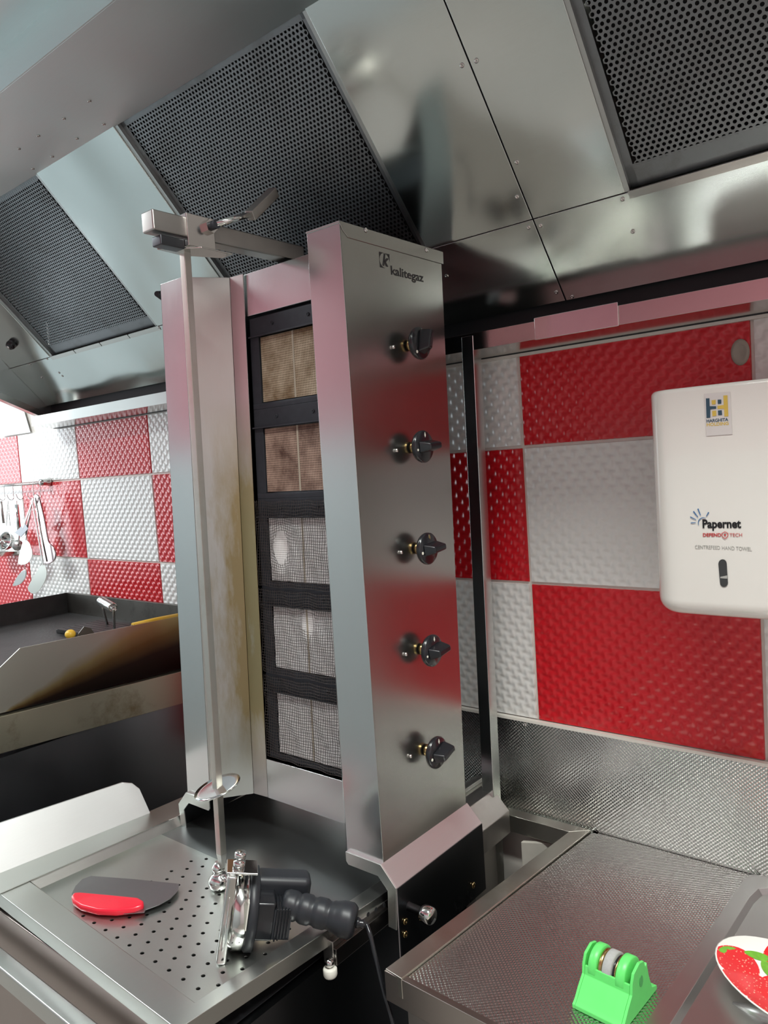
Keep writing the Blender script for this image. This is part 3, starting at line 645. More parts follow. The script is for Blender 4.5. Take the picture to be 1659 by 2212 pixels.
# ------------------------------------------------------------------ skewer
ys = -.605
t0 = U(480, 1800, 'y', ys); t1 = U(404, 540, 'y', ys)
xt = lambda z: t1.x + (t0.x - t1.x) * (z - t1.z) / (t0.z - t1.z) - .006
zbase = .885
K = thing('skewer', 'upright square steel kebab skewer with round plate, held by the top arm', 'skewer', (xt(.9), ys, zbase))
def sq(x, y, z, h): return [(x - h, y - h, z), (x + h, y - h, z), (x + h, y + h, z), (x - h, y + h, z)]
h = .0072
MB().hexa(sq(xt(.955), ys, .955, h) + sq(xt(2.098), ys, 2.098, h)).build('skewer_bar', steel('skewer_steel', (.58, .55, .50), .3, (1, 1, .02), 400, 0, 3, .2, .3, (.35, .25, .13)), K, bev=.001)
MB().hexa(sq(xt(.92), ys, .925, .003) + sq(xt(.955), ys, .955, h)).build('skewer_point', DULL, K)
dz_ = U(468, 1700, 'y', ys).z
MB().lathe([(.012, -.001), (.036, -.0015), (.0455, 0), (.0455, .0016), (.036, .0005), (.012, .001)], (xt(dz_), ys, dz_), (-.14, -.22, 1), 40).build('round_plate', CHROME, K)
MB().lathe([(.0, 0), (.016, .0), (.021, .006), (.021, .018), (.014, .026), (.010, .028), (.010, .034), (.0125, .036), (.0125, .042), (.009, .046), (.005, .052)], (xt(.9) - .012, ys, zbase - .003), (0, 0, 1), 24).build('base_knob', CHROME, K)
# ------------------------------------------------------------------ red-handled scraper on the tray
sx = [(197, 1893), (290, 1900), (387, 1910), (384, 1926), (368, 1942), (345, 1955), (315, 1966), (312, 1972), (270, 1975), (210, 1970), (160, 1950), (155, 1932), (163, 1915), (178, 1900)]
scr = thing('dough_scraper', 'half-round steel dough scraper with red handle lying on the perforated tray', 'scraper', U(250, 1935, 'z', .884))
MB().prism([U(x, y, 'z', .8875) for x, y in sx], (0, 0, .001)).build('blade', steel('scraper_blade', (.34, .34, .35), .34, (1, 1, 1), 200), scr)
hd = [(155, 1949), (160, 1941), (175, 1940), (230, 1945), (300, 1952), (312, 1959), (311, 1968), (290, 1976), (250, 1981), (210, 1979), (175, 1970), (158, 1959)]
MB().prism([U(x, y, 'z', .884) for x, y in hd], (0, 0, .0135)).build('handle', REDP, scr, bev=.005, seg=3)
# ------------------------------------------------------------------ electric kebab slicer
cp = U(464, 2048, 'z', ZP)
hv = Vector((.64, .768, 0)); tl = math.radians(12); zv = Vector((0, 0, 1))
av = (hv * math.cos(tl) - zv * math.sin(tl)).normalized(); uv = (zv * math.cos(tl) + hv * math.sin(tl)).normalized(); kv = uv.cross(av).normalized()
RD = .070
def SM(off=(0, 0, 0)):
    o = cp + uv * (RD + .002) + av * .012 + av * off[0] + uv * off[1] + kv * off[2]
    return Matrix(((av.x, uv.x, kv.x, o.x), (av.y, uv.y, kv.y, o.y), (av.z, uv.z, kv.z, o.z), (0, 0, 0, 1)))
SL = thing('kebab_slicer', 'black handheld electric kebab slicer with steel blade lying on the drip tray', 'slicer', cp)
M0 = SM()
MB(M0).lathe([(.0, -.002), (RD * .94, -.001), (RD, .0), (RD * .94, .001), (0, .003)], (-.002, 0, 0), (1, 0, 0), 48).build('round_blade', CHROME, SL)
MB(M0).lathe([(.061, .004), (.065, .010), (.065, .028), (.060, .034), (0, .035)], (0, 0, 0), (1, 0, 0), 40).build('blade_housing', CHROME, SL)
MB(M0).lathe([(.063, .030), (.067, .034), (.067, .046), (.05, .050), (0, .051)], (0, 0, 0), (1, 0, 0), 40).build('housing_ring', BLACKR, SL)
MB(M0).prism([(-.010, .080, -.03), (-.010, -.069, -.03), (-.010, -.069, -.052), (-.010, .080, -.052)], (.017, 0, 0)).build('steel_guard', CHROME, SL, bev=.004)
MB(M0).prism([(-.012, .080, -.045), (.040, .080, -.045), (.040, .080, .0), (-.012, .080, .0)], (0, .004, 0)).build('guard_cap', CHROME, SL, bev=.0015)
MB(M0).lathe([(.010, 0), (.010, .01), (.006, .011), (.006, .014), (.0095, .015), (.0095, .025), (0, .026)], (.008, .084, -.025), (0, 1, 0), 16).build('adjusting_bolt', CHROME, SL)
MB(M0).box(.0285, .0305, .0, .046, -.068, -.055).build('guard_label', GUARDW, SL)
MB(M0).box(.040, .140, .008, .052, .0, .045).build('motor_block', BLACKR, SL, bev=.012, seg=3)
nk = MB(M0).box(.040, .078, -.032, .034, -.045, .02).build('neck_block', BLACKP, SL, bev=.005)
for k in range(5): MB(M0).box(.079 + k * .005, .082 + k * .005, -.030 + k * .002, .026, -.048, .016).build('cooling_rib', BLACKP, nk, bev=.001)
MB(M0).box(.076, .105, -.028, .022, -.044, .014).build('rib_core', BLACKR, nk)
hp0 = Vector((.092, .018, -.015)); hp1 = Vector((.212, .014, -.058))
pts = []; rad = []
for k in range(33):
    t = k / 32; pts.append(hp0.lerp(hp1, t)); r = .0245
    for c_ in (.22, .42, .64): r -= .0035 * math.exp(-((t - c_) / .028) ** 2)
    if t < .05: r -= .004 * (1 - t / .05)
    if t > .72: r += .004 * min(1, (t - .72) / .1)
    if t > .95: r -= .006 * (t - .95) / .05
    rad.append(r)
hdl = MB(M0).tube(pts, .02, 24, radii=rad).build('handle', BLACKR, SL)
dr = (hp1 - hp0).normalized()
sr = [hp1 + dr * (.002 + .0035 * k) for k in range(6)]
MB(M0).tube(sr, .006, 12, radii=[.009, .0085, .006, .008, .0055, .004]).build('cord_sleeve', BLACKP, hdl)
ce = M0 @ sr[-1]
cdir = (M0 @ sr[-1] - M0 @ sr[-3]).normalized()
path = [M0 @ sr[-2], ce]
for k, (px, py) in enumerate(((800, 2022), (812, 2072), (828, 2140), (850, 2222))): path.append(U(px, py, 'y', ce.y - .006 * (k + 1)))
lp = path[-1]
for a, b, c in ((.002, -.005, -.07), (.004, -.01, -.16), (.007, -.02, -.32), (.01, -.03, -.55)): path.append(lp + Vector((a, b, c)))
path.append(Vector((lp.x + .03, lp.y - .15, .006)))
def smooth(P, n=8):
    out = []
    for i in range(len(P) - 1):
        p0, p1, p2, p3 = P[max(i - 1, 0)], P[i], P[i + 1], P[min(i + 2, len(P) - 1)]
        for k in range(n):
            t = k / n; out.append(.5 * ((2 * p1) + (p2 - p0) * t + (2 * p0 - 5 * p1 + 4 * p2 - p3) * t * t + (3 * p1 - p0 - 3 * p2 + p3) * t ** 3))
    out.append(P[-1]); return out
MB().tube(smooth(path), .0038, 10).build('power_cord', BLACKP, SL)
# ------------------------------------------------------------------ griddle at the left
g = thing('griddle', 'large steel griddle with high splash guards and heat-stained side', 'griddle', (.28, -.33, 1.0))
X0, X1 = -.135, .685
MB().prism([(X1, -.642, 1.228), (X1, -.585, 1.267), (X1, -.022, 1.250), (X1, -.022, 1.085), (X1, -.655, 1.113)], (-.003, 0, 0)).build('side_guard', TINT, g, bev=.0006)
MB().prism([(X0, -.642, 1.228), (X0, -.585, 1.267), (X0, -.022, 1.267), (X0, -.022, 1.11), (X0, -.655, 1.113)], (.003, 0, 0)).build('side_guard', CAST, g, bev=.0006)
MB().box(X0, X1, -.026, -.012, 1.11, 1.267).build('rear_guard', steel('sooted_guard', (.20, .19, .17), .4, (1, 1, 1), 200, .001, 5, .2, .9, (.05, .045, .04)), g, bev=.0006)
MB().box(X0 + .003, X1 - .003, -.66, -.026, 1.165, 1.190).build('hot_plate', CAST, g)
MB().prism([(X1 + .012, -.70, 1.016), (X1 + .012, -.02, .978), (X1 + .012, -.02, 1.079), (X1 + .012, -.70, 1.109)], (-.03, 0, 0)).build('grease_band', BAND, g, bev=.001)
MB().box(X0, X1 - .018, -.72, -.01, 1.0, 1.165).build('body', BLACKST, g)
MB().box(X0, X1 + .004, -.70, -.01, .0, 1.0).build('base_cabinet', DARKST, g)
# soot line on the wall edge
# grill press with spring handle
gp_ = thing('grill_press', 'cast iron grill press with coiled spring handle on the griddle', 'grill press', (.36, -.17, 1.19))
pb = [(.22, -.25), (.49, -.25), (.51, -.22), (.51, -.10), (.44, -.06), (.24, -.10), (.21, -.14), (.21, -.25)]
MB().prism([(x, y, 1.1905) for x, y in pb], (0, 0, .012)).build('press_plate', CAST, gp_, bev=.002)
m = MB()
for k in range(8): m.box(.235, .49, -.24 + k * .02, -.257 + k * .02, 1.2025, 1.207)
m.build('plate_ridges', CAST, gp_)
ca = U(216, 1297, 'x', .27); cb = U(246, 1313, 'x', .43)
ca = Vector((.30, -.135, 1.274)); cb = Vector((.42, -.20, 1.279))
c0, c1 = U(221, 1297, 'z', 1.272), U(246, 1312, 'z', 1.272)
c0 = U(219, 1298, 'x', .33); c1 = U(244, 1313, 'x', .44)
d = (c1 - c0).normalized(); u_ = d.orthogonal().normalized(); v_ = d.cross(u_)
MB().tube([c0 + (c1 - c0) * (k / 160) + (u_ * math.cos(k * .62) + v_ * math.sin(k * .62)) * .0135 for k in range(161)], .0028, 6).build('spring_grip', CHROME, gp_)
f1 = U(247, 1362, 'x', .46); f0 = U(231, 1338, 'x', .34)
MB().tube([c1 + d * .004, c1 + Vector((.002, 0, -.008)), Vector((f1.x, f1.y, 1.205))], .0042, 8).build('handle_rod', LIP, gp_)
MB().tube([c0 - d * .002, c0 + Vector((0, 0, -.01)), Vector((f0.x, f0.y, 1.205))], .0042, 8).build('handle_rod', LIP, gp_)
# turner with the yellow handle
a = U(286, 1350, 'x', .66); b = U(388, 1330, 'x', .66); b2 = b + (b - a).normalized() * .04
ts = thing('turner', 'steel turner with long yellow handle leaning in the griddle corner', 'turner', (a.x, a.y, 1.19))
dd_ = (b - a).normalized()
MB().tube([a, a.lerp(b, .5), b2], .009, 10, radii=[.0065, .009, .009]).build('handle', YELLOW, ts)
MB().tube([a + dd_ * .005, a - dd_ * .05 + Vector((-.01, 0, -.03))], .004, 8).build('shank', DULL, ts)
e0 = a - dd_ * .05 + Vector((-.01, 0, -.03))
MB().prism([e0 + Vector((.0, -.03, .0)), e0 + Vector((.0, .03, 0)), e0 + Vector((-.09, .04, -.03)), e0 + Vector((-.09, -.04, -.03))], (0, 0, .0015)).build('blade', DULL, ts)
y0 = U(152, 1370, 'x', .42)
yk = thing('scraper_tool', 'griddle scraper with round yellow knob end, behind the stained side guard', 'scraper', (y0.x, y0.y, 1.19))
MB().ball((y0.x, y0.y, y0.z), .0165, 18, (1, 1, .9)).build('yellow_knob', YELLOW, yk)
MB().tube([y0, y0 + Vector((-.012, .0, -.045))], .008, 10).build('handle', YELLOW, yk)
q = U(183, 1364, 'x', .44)
MB().prism([q + Vector((0, -.035, -.035)), q + Vector((0, .045, -.035)), q + Vector((0, .02, .006)), q + Vector((0, -.002, .016)), q + Vector((0, -.022, -.002))], (.002, 0, 0)).build('blade', DULL, yk)
# ------------------------------------------------------------------ utensils on the wall rail
ry, rz = -.032, 1.6955
rl = thing('utensil_rail', 'thin chrome wall rail with round end cap above the griddle', 'rail', (-.5, -.03, rz))
MB().tube([(-1.0, ry, rz), (-.232, ry, rz)], .0042, 10).build('rod', CHROME, rl)
MB().lathe([(.017, 0), (.017, .004), (.013, .012), (.0135, .03), (.011, .04), (0, .041)], (-.227, -.0015, rz + .003), (0, -1, 0), 20).build('end_cap', CHROME, rl)
HL = iter(('leftmost hook in view', 'second hook from the left, above the ladle', 'middle hook, holding the tube-handled tool', 'second hook from the right, carrying the flat tools', 'rightmost hook, next to the rail end cap'))
def hook(x, dz=.056, w_=.018):
    p = [(x, ry, rz + .0065), (x - .003, ry, rz + .004), (x, ry - .003, rz - .01), (x, ry - .004, rz - dz + .015), (x + .004, ry - .006, rz - dz + .003), (x + .0, ry - .012, rz - dz - .004), (x - .008, ry - .02, rz - dz + .002), (x - w_ * .7, ry - .024, rz - dz + .02)]
    return tag(MB().tube(smooth([Vector(v) for v in p], 4), .0016, 6).build('s_hook', CHROME), 'chrome wire hook on the utensil rail, ' + next(HL), 'hook', 'hooks on the utensil rail')
def P3(px, py, y): return U(px, py, 'y', y)
for px in (10, 29, 49, 73, 88):
    x = P3(px, 1050, ry).x; hook(x)
yy = -.055
# ladle (round bowl)
ld = thing('ladle', 'steel ladle with deep round bowl, leftmost in view on the rail', 'ladle', P3(15, 1190, yy))
c = P3(15, 1170, yy); MB().tube([P3(2, 1083, yy), P3(8, 1130, yy)], .004, 8, radii=[.005, .005]).build('handle', DULL, ld)
MB().lathe([(.0, -.028), (.022, -.022), (.034, -.006), (.038, .012), (.0395, .012), (.0365, .0125), (.033, -.003), (.021, -.018), (0, -.024)], c, (.25, -.93, .35), 28).build('bowl', CHROME, ld)
# strainer with wire loop and wide bottom
sn = thing('skimmer', 'steel wire-handled strainer hanging behind the ladle', 'strainer', P3(20, 1200, yy + .02))
q = P3(17, 1082, yy + .02); w1 = P3(14, 1135, yy + .02); w2 = P3(22, 1135, yy + .02)
MB().tube([w1, q, w2], .0013, 6).build('wire_handle', CHROME, sn)
MB().lathe([(0, -.022), (.03, -.018), (.052, .0), (.054, .001), (.053, .003), (.03, -.014), (0, -.018)], P3(8, 1192, yy + .02), (0, .1, 1), 28).build('pan', CHROME, sn)
# whisk / tube-handled tool
wk = thing('tube_handled_masher', 'thin steel tool with tube handle, hanging between ladle and tongs', 'utensil', P3(38, 1140, yy))
MB().tube([P3(36, 1090, yy), P3(42, 1150, yy)], .0072, 12).build('handle', CHROME, wk)
MB().tube([P3(36, 1080, yy), P3(36, 1092, yy)], .0015, 6).build('loop', CHROME, wk)
MB().lathe([(0, -.002), (.022, 0), (.022, .002), (0, .003)], P3(38, 1178, yy), (.7, -.7, .2), 20).build('head', DULL, wk)
MB().tube([P3(42, 1148, yy), P3(40, 1178, yy)], .003, 6).build('stem', CHROME, wk)
# dark spatula
def rnd(P, n=5):
    P = [Vector((x, y, 0)) for x, y in P]; m = len(P); out = []
    for i in range(m):
        p0, p1, p2, p3 = P[i - 1], P[i], P[(i + 1) % m], P[(i + 2) % m]
        for k in range(n):
            t = k / n; q = .5 * ((2 * p1) + (p2 - p0) * t + (2 * p0 - 5 * p1 + 4 * p2 - p3) * t * t + (3 * p1 - p0 - 3 * p2 + p3) * t ** 3); out.append((q.x, q.y))
    return out
def flat(name, label, cat, hpts, bpts, y, hw=.006, mh=DULL, mb_=CHROME, hn='handle', bn='blade'):
    t = thing(name, label, cat, P3(*bpts[0], y))
    a, b = P3(*hpts[0], y), P3(*hpts[1], y); d = (b - a).normalized(); s_ = Vector((d.z, 0, -d.x)) * hw
    MB().prism([a + s_ * .8, b + s_, b - s_, a - s_ * .8], (0, -.0025, 0)).build(hn, mh, t, bev=.0008)
    MB().prism([P3(*q, y) for q in (rnd(bpts) if len(bpts) > 4 else bpts)], (0, -.002, 0)).build(bn, mb_, t, bev=.0006)
    MB().lathe([(.0032, -.0008), (.0042, -.0008), (.0042, .0008), (.0032, .0008)], a + Vector((0, -.001, .003)), (0, 1, 0), 14).build('hanging_ring', CHROME, t)
    return t
flat('spatula', 'steel spatula with dark square blade, turned left below the hooks', 'spatula', ((72, 1080), (50, 1140)), ((54, 1130), (62, 1142), (46, 1160), (33, 1150)), yy - .02, .005, DULL, BLACKST)
flat('serving_spoon', 'flat steel serving spoon with rounded bowl, third from the right on the rail', 'spoon', ((70, 1082), (54, 1172)), ((52, 1168), (62, 1170), (70, 1188), (69, 1205), (58, 1218), (42, 1219), (40, 1210), (45, 1188)), yy - .012, .0055, DULL, steel('satin_spoon', (.6, .6, .55), .35))
tg = flat('wide_turner', 'long steel turner with broad blade, lowest hanging tool on the rail', 'spatula', ((71, 1085), (94, 1222)), ((90, 1221), (98, 1222), (102, 1235), (100, 1250), (91, 1268), (82, 1279), (70, 1282), (61, 1273), (64, 1262), (78, 1238)), yy - .03, .004, DULL, bpy.data.materials['satin_spoon'])
t = thing('tasting_spoon', 'small steel spoon hanging lowest left under the serving spoon', 'spoon', P3(42, 1250, yy))
MB().tube([P3(51, 1216, yy), P3(55, 1232, yy)], .0018, 6).build('handle', CHROME, t)
MB().prism([P3(x, y, yy) for x, y in rnd(((55, 1230), (58, 1238), (55, 1250), (45, 1262), (30, 1266), (32, 1258), (43, 1240)))], (0, -.004, .001)).build('bowl', CHROME, t, bev=.0015)
t = thing('slotted_scoop', 'long polished steel scoop with rounded lower end, rightmost tool on the rail', 'scoop', P3(105, 1190, yy))
SCO2 = steel('scoop_mirror', (.40, .33, .33), .16, (1, 1, .05), 200)
outl = ((76, 1073), (86, 1073), (98, 1120), (107, 1168), (118, 1182), (123, 1198), (117, 1213), (100, 1216), (93, 1180), (84, 1120))
MB().prism([P3(x, y, yy - .005) for x, y in rnd(outl, 4)], (0, -.006, 0)).build('blade', SCO2, t, bev=.002)
MB().tube([P3(76, 1075, yy - .012), P3(88, 1150, yy - .012), P3(101, 1213, yy - .012)], .0022, 6).build('rim', LIP, t)
# paper notice taped on the wall
nt_ = tag(MB().prism([U(x, y, 'y', -.004) for x, y in ((-30, 860), (50, 880), (66, 934), (6, 943))], (0, -.001, 0)).build('paper_sheet', PAPER), 'crumpled white paper sheet taped to the wall under the hood end', 'paper')
# ------------------------------------------------------------------ towel dispenser
D = thing('towel_dispenser', 'white plastic centrefeed hand towel dispenser mounted on the checkered wall', 'towel dispenser', (2.345, -.12, 1.40))
dx0, dx1, dyf, dz0, dz1, rc = 2.218, 2.47, -.23, 1.404, 1.773, .045
def rr_poly(x0, x1, y0, y1, r, ins):
    pts = [(x0 + ins, y1)]
    for k in range(9):
        t = PI + PI / 2 * k / 8; pts.append((x0 + r + (r - ins) * math.cos(t), y0 + r + (r - ins) * math.sin(t)))
    for k in range(1, 12):                                  # slightly bowed front
        t = k / 12; pts.append((x0 + r + (x1 - x0 - 2 * r) * t, y0 + ins - .002 * math.sin(PI * t)))
    for k in range(9):
        t = 1.5 * PI + PI / 2 * k / 8; pts.append((x1 - r + (r - ins) * math.cos(t), y0 + r + (r - ins) * math.sin(t)))
    pts.append((x1 - ins, y1)); return pts
rings = []
for k in range(7): t = PI / 2 * k / 6; rings.append((dz0 + .03 * (1 - math.sin(t)) , .03 * (1 - math.cos(PI / 2 - t)) if False else .03 * (1 - math.sin(PI / 2 - t)) ))
lv = []
for k in range(7):
    t = PI / 2 * k / 6; lv.append((dz0 + .026 * (1 - math.cos(t)), .026 * (1 - math.sin(t))))
for k in range(5):
    t = PI / 2 * k / 4; lv.append((dz1 - .008 * (1 - math.sin(t)), .008 * (1 - math.cos(t))))
vs = []; 
for z, ins in lv: vs += [(x, y, z) for x, y in rr_poly(dx0, dx1, dyf, -.002, rc, ins)]
n = len(rr_poly(dx0, dx1, dyf, 0, rc, 0)); fs = [(i * n + k, i * n + (k + 1) % n, (i + 1) * n + (k + 1) % n, (i + 1) * n + k) for i in range(len(lv) - 1) for k in range(n)]
m = MB().add(vs, fs, True); m.add(vs[:n], [list(range(n))[::-1]]); m.add(vs[-n:], [list(range(n))])
m.build('cover', DISP, D)
def DF(px, py, off=.0008):
    p = U(px, py, 'y', dyf); t = max(0, min(1, (p.x - dx0 - rc) / (dx1 - dx0 - 2 * rc)))
    return U(px, py, 'y', dyf - .002 * math.sin(PI * t) - off)
def decal(pts, mat, name, off=.0008, par=D):
    return MB().prism([DF(x, y, off) for x, y in pts], (0, -.0003, 0)).build(name, mat, par)
sl = [DF(1562, 1234 - 18)] 
pts = []
for k in range(9): t = PI * k / 8; pts.append((1561 + 9 * math.cos(t), 1218 - 10 * math.sin(t)))
for k in range(9): t = PI + PI * k / 8; pts.append((1564 + 8.5 * math.cos(t), 1259 - 9 * math.sin(t)))
MB().prism([DF(x, y, .0006) for x, y in pts], (0, -.0006, 0)).build('level_window', plain('smoked_window', (.05, .05, .05), .1), D)
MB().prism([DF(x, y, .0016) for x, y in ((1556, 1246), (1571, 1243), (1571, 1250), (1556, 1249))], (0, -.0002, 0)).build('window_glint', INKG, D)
decal(((1521, 851), (1577, 846), (1582, 938), (1526, 942)), STICK, 'sticker')
W = lambda x, y: (1510 + x / 18.43, 840 + y / 18.43)
for pl in (((275, 380), (415, 375), (425, 690), (680, 690), (685, 790), (450, 815), (450, 1150), (300, 1160)), ((745, 430), (885, 425), (890, 590), (750, 600)), ((755, 860), (905, 850), (920, 1040), (765, 1050))):
    decal([W(*q) for q in pl], INKN, 'sticker_emblem', .0014)
for pl in (((970, 265), (1130, 255), (1170, 1090), (1010, 1100), (1000, 790), (740, 800), (735, 675), (985, 640)), ((500, 455), (660, 440), (665, 610), (510, 625)), ((520, 880), (680, 860), (695, 1070), (535, 1095))):
    decal([W(*q) for q in pl], INKY, 'sticker_emblem', .0014)
def dtext(nm, s, px0, py0, px1, py1, size, mat, bold=0, off=.0010):
    a = DF(px0, py0, off); b = DF(px1, py1, off); xd = b - a
    return text(nm, s, size, a, xd, (0, 0, 1), mat, D, bold=bold, width=xd.length)
dtext('sticker_lettering', 'HARGHITA', *W(295, 1345), *W(1165, 1275), .0068, INKN, .0002, .0012)
dtext('sticker_lettering', 'HOLDING', *W(300, 1490), *W(1180, 1430), .0068, INKY, .0002, .0012)
dtext('brand_lettering', 'Papernet', 1517, 1140, 1601, 1140, .0185, INK, .0006)
dtext('feature_lettering', 'DEFEND', 1518, 1159, 1558, 1159, .0075, INKR, .0002)
dtext('feature_lettering', 'TECH', 1576, 1159, 1603, 1159, .0075, INKR)
dtext('caption_lettering', 'CENTREFEED HAND TOWEL', 1501, 1185, 1624, 1190, .0085, INKG)
sh = [(1558.5, 1152), (1566, 1148), (1573.5, 1152), (1573, 1158), (1570, 1162), (1566, 1164.5), (1562, 1162), (1559, 1158)]
m = MB()
for k in range(8):
    a, b = sh[k], sh[(k + 1) % 8]; cxx, cyy = 1566, 1156
    ia = (cxx + (a[0] - cxx) * .8, cyy + (a[1] - cyy) * .8); ib = (cxx + (b[0] - cxx) * .8, cyy + (b[1] - cyy) * .8)
    m.prism([DF(*q, .0012) for q in (a, b, ib, ia)], (0, -.0003, 0))
m.prism([DF(1566 + 2.4 * math.cos(t), 1155.5 + 2.4 * math.sin(t), .0012) for t in [2 * PI * k / 10 for k in range(10)]], (0, -.0003, 0))
m.build('shield_emblem', INKR, D)
B_ = lambda x, y: (1470 + x / 8.78, 1080 + y / 8.78)
m = MB()
for a, b, ww in (((185, 320), (295, 375), 9), ((245, 215), (330, 325), 11), ((330, 165), (380, 290), 11), ((535, 232), (490, 310), 11), ((195, 437), (290, 430), 9)):
    dx, dy = b[0] - a[0], b[1] - a[1]; l = math.hypot(dx, dy); ox, oy = -dy / l * ww, dx / l * ww
    m.prism([DF(*B_(*q), .0012) for q in ((a[0] + ox, a[1] + oy), (b[0] + ox * .6, b[1] + oy * .6), (b[0] - ox * .6, b[1] - oy * .6), (a[0] - ox, a[1] - oy))], (0, -.0003, 0))
arc = [(430 + 100 * math.cos(t), 430 + 100 * math.sin(t)) for t in [math.radians(150 + k * 15) for k in range(11)]]
for k in range(10):
    a, b = arc[k], arc[k + 1]; s1 = 8 + 7 * math.sin(PI * k / 10); s2 = 8 + 7 * math.sin(PI * (k + 1) / 10)
    ca_ = lambda p, s: ((p[0] - 430) * (1 - s / 100) + 430, (p[1] - 430) * (1 - s / 100) + 430)
    m.prism([DF(*B_(*q), .0012) for q in (a, b, ca_(b, s2), ca_(a, s1))], (0, -.0003, 0))
m.build('sun_emblem', INKB, D)
ov = tag(MB().lathe([(.018, 0), (.017, .005), (.012, .007), (.010, .0055), (0, .0055)], (0, 0, 0), (0, -1, 0), 28).build('wall_cap', OVAL), 'grey oval cap fixed on the red tile above the towel dispenser', 'wall cap')
ov.location = U(1600, 790, 'y', -.001); ov.scale = (.9, 1, 1.35)
# ------------------------------------------------------------------ knife sharpener
b0 = U(1236, 2178, 'z', ZT); b1 = U(1330, 2225, 'z', ZT); b2 = U(1430, 2120, 'z', ZT); b3 = U(1290, 2060, 'z', ZT)
S = thing('knife_sharpener', 'bright green plastic knife sharpener with grey stone wheels on the worktop', 'knife sharpener', (b0 + b2) / 2)
ex = Vector((b1 - b0)); ex.z = 0; wS = .072; ex = ex.normalized(); ey = Vector((-ex.y, ex.x, 0)); dS = (b2 - b1).length
orig = Vector((b0.x, b0.y, ZT + .0008))
def SF(a, b, c): return orig + ex * (a * 1.1) + ey * (b * 1.14) + zv * (c * 1.05)
dS = .098
prof = [(0, 0), (dS, 0), (dS, .006), (dS - .014, .012), (dS - .022, .035), (dS - .026, .055), (dS - .03, .052), (dS - .034, .062), (.052, .066), (.036, .060), (.030, .048), (.028, .034), (.016, .022), (.006, .010), (0, .006)]
for a in (0, wS - .004): MB().prism([SF(a, y, z) for y, z in prof], ex * .0044).build('side_cheek', GREEN, S, bev=.001)
MB().prism([SF(.0041, y, z) for y, z in ((0, 0), (0, .006), (.006, .010), (.016, .022), (.028, .034), (.030, .046), (.033, .046), (.031, .032), (.02, .019), (.010, .008), (.006, .0))], ex * ((wS - .0082) * 1.1)).build('front_cover', GREEN, S, bev=.001)
MB().prism([SF(.0041, y, z) for y, z in ((dS, 0), (dS, .006), (dS - .014, .012), (dS - .022, .035), (dS - .025, .035), (dS - .017, .010), (dS - .006, .0))], ex * ((wS - .0082) * 1.1)).build('rear_cover', GREEN, S, bev=.001)
ax0 = SF(.0, .053, .040)
def wheel(a, b, r, mat, nm): a, b, r = a * 1.1, b * 1.1, r * 1.06; return MB().lathe([(.004, a), (r * .93, a), (r, a + .0012), (r, b - .0012), (r * .93, b), (.004, b)], ax0, ex, 36).build(nm, mat, S)
wheel(.008, .020, .0265, GREEN, 'wheel_rim'); wheel(.0205, .0265, .0235, BRASS, 'brass_ring'); wheel(.027, .040, .0245, STONE, 'stone_wheel')
wheel(.0405, .0435, .0215, BLACKP, 'spacer_ring'); wheel(.044, .047, .0235, BRASS, 'brass_ring'); wheel(.0475, .0605, .0265, GREEN, 'wheel_rim')
MB().lathe([(.004, .001), (.004, wS * 1.1 - .002)], ax0, ex, 12).build('axle', GREEN, S)
MB().prism([SF(wS + .0002, .053 + .005 * math.cos(t), .040 + .008 * math.sin(t)) for t in [2 * PI * k / 14 for k in range(14)]], ex * .0006).build('axle_slot', plain('green_recess', (.07, .40, .10), .5), S)
# ------------------------------------------------------------------ strawberry dish
pc = Vector((2.436, -.312, ZT + .006))
Dsh = thing('strawberry_dish', 'oval dish printed with red strawberries and green leaves in the sink', 'dish', pc)
dd1 = (U(1659, 2170, 'z', .88) - U(1557, 2060, 'z', .88)).normalized(); dd1 = Vector((.62, -.78, 0)).normalized()
dm = Matrix.Translation(pc) @ Matrix.Rotation(math.radians(-20), 4, 'Z') @ Matrix.Rotation(math.radians(3), 4, 'Y')
def ell(r, z, n=40): return [(1.18 * r * math.cos(2 * PI * k / n), .80 * r * math.sin(2 * PI * k / n), z) for k in range(n)]
lv = [(.001, .0), (.06, .0), (.085, .004), (.103, .010), (.104, .012), (.102, .0125), (.084, .007), (.06, .003), (.001, .003)]
vs = []
for r, z in lv: vs += ell(r, z)
n = 40; fs = [(i * n + k, i * n + (k + 1) % n, (i + 1) * n + (k + 1) % n, (i + 1) * n + k) for i in range(len(lv) - 1) for k in range(n)]
MB(dm).add(vs, fs, True).build('dish_body', plain('ivory_glaze', (.85, .83, .78), .15, coat=.4), Dsh)
def dz(x, y):
    r = math.hypot(x / 1.18, y / .8)
    return .0032 if r < .06 else (.003 + (r - .06) / .024 * .004 if r < .084 else .007 + (r - .084) / .018 * .0055)
def berry_mat():
    m, nt, P, N, L = new('strawberry_print'); P.inputs['Roughness'].default_value = .2; P.inputs['Coat Weight'].default_value = .3
    g = N.new('ShaderNodeNewGeometry'); v = N.new('ShaderNodeTexVoronoi'); v.inputs['Scale'].default_value = 190; L.new(g.outputs['Position'], v.inputs[0])
    cr = N.new('ShaderNodeValToRGB'); cr.color_ramp.elements[0].position = .16; cr.color_ramp.elements[0].color = (.85, .35, .25, 1); cr.color_ramp.elements[1].position = .26; cr.color_ramp.elements[1].color = (.72, .02, .025, 1)
    L.new(v.outputs[0], cr.inputs[0]); L.new(cr.outputs[0], P.inputs['Base Color']); return m
BER = berry_mat(); LEAF = plain('leaf_print', (.16, .42, .04), .3, var=.4, vscale=120)
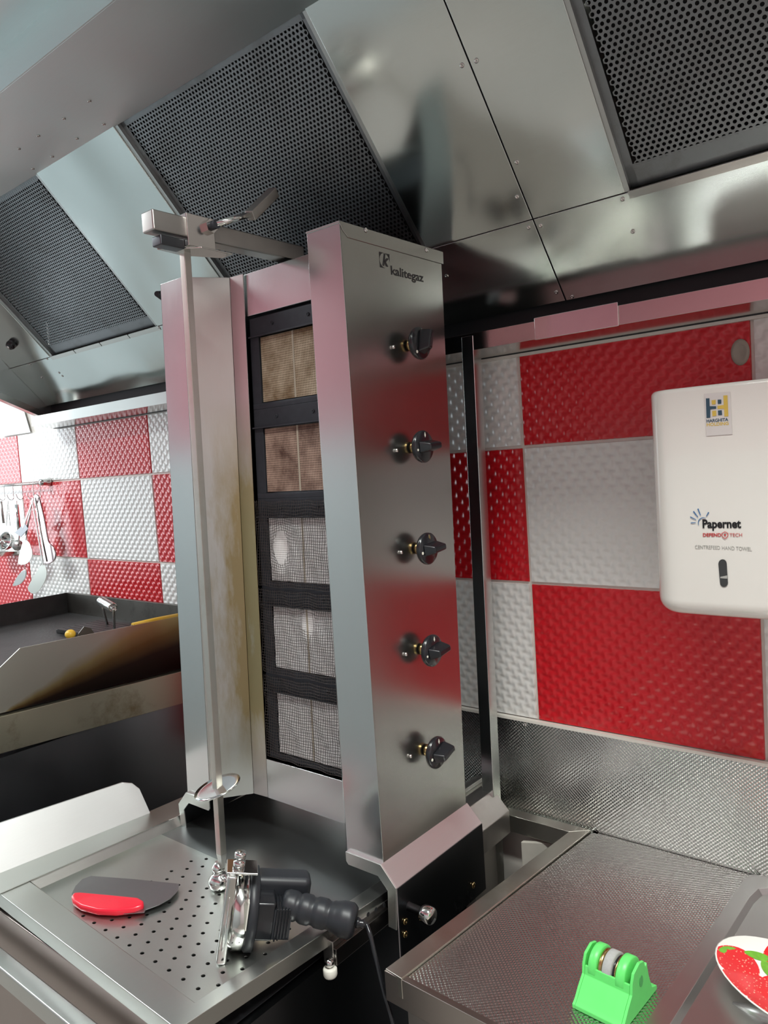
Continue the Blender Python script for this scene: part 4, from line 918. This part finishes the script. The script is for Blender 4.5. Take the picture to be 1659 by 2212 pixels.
def spot(cx_, cy_, rx, ry_, rot, mat, nm, shape=0, lift=.0004):
    pts = [[0, 0]]
    for k in range(24):
        t = 2 * PI * k / 24; r = 1.0
        if shape == 0: x = rx * math.cos(t) * (1 - .22 * math.sin(t)); y = ry_ * math.sin(t)
        else: x = rx * math.cos(t); y = ry_ * math.sin(t) * abs(math.sin(t)) ** .4
        pts.append([x, y])
    vs = []
    for x, y in pts:
        X_ = cx_ + x * math.cos(rot) - y * math.sin(rot); Y_ = cy_ + x * math.sin(rot) + y * math.cos(rot)
        rr_ = math.hypot(X_ / 1.18, Y_ / .8)
        if rr_ > .1015: X_ *= .1015 / rr_; Y_ *= .1015 / rr_
        vs.append((X_, Y_, dz(X_, Y_) + lift))
    MB(dm).add(vs, [(0, k, k % 24 + 1) for k in range(1, 25)], True).build(nm, mat, Dsh)
for a in ((-.03, .065, .03, .02, .2), (.09, .0, .03, .03, 1), (-.085, -.02, .030, .030, .3), (-.05, -.048, .034, .030, .9), (-.045, .045, .032, .030, 2.6), (-.005, -.01, .036, .034, 0), (.0, -.06, .03, .024, .5), (.05, .03, .034, .034, 1.5), (.055, -.035, .034, .03, -.5), (.0, .055, .03, .022, .2)): spot(a[0], a[1], a[2] * 1.12, a[3] * 1.12, a[4], BER, 'berry_print')
for a in ((-.075, .02, .020, .008, .6), (-.052, .008, .020, .008, -.7), (-.105, -.012, .016, .007, 1.3), (-.03, .022, .018, .007, 1.2), (-.02, -.035, .018, .007, .3), (.03, .06, .016, .007, 2), (.03, -.015, .018, .008, 1)): spot(*a, LEAF, 'leaf_print', 1, .0008)
# pale board and cloth seen down in the gap behind the worktop edge
gb = tag(MB().hexa([(1.84, -.06, .35), (1.90, -.03, .35), (1.90, -.02, .35), (1.84, -.05, .35), (1.84, -.06, .83), (1.90, -.03, .83), (1.90, -.02, .83), (1.84, -.05, .83)]).build('pale_board', GREYB, bev=.002), 'pale board standing in the dark gap beside the worktop', 'board')
gc = tag(MB().hexa([(1.82, -.30, .0), (1.97, -.30, .0), (1.97, -.07, .0), (1.82, -.07, .0), (1.83, -.29, .55), (1.96, -.28, .56), (1.96, -.08, .58), (1.83, -.09, .57)]).build('white_carton', PAPER, bev=.006), 'white carton standing low in the gap under the worktop edge', 'carton')
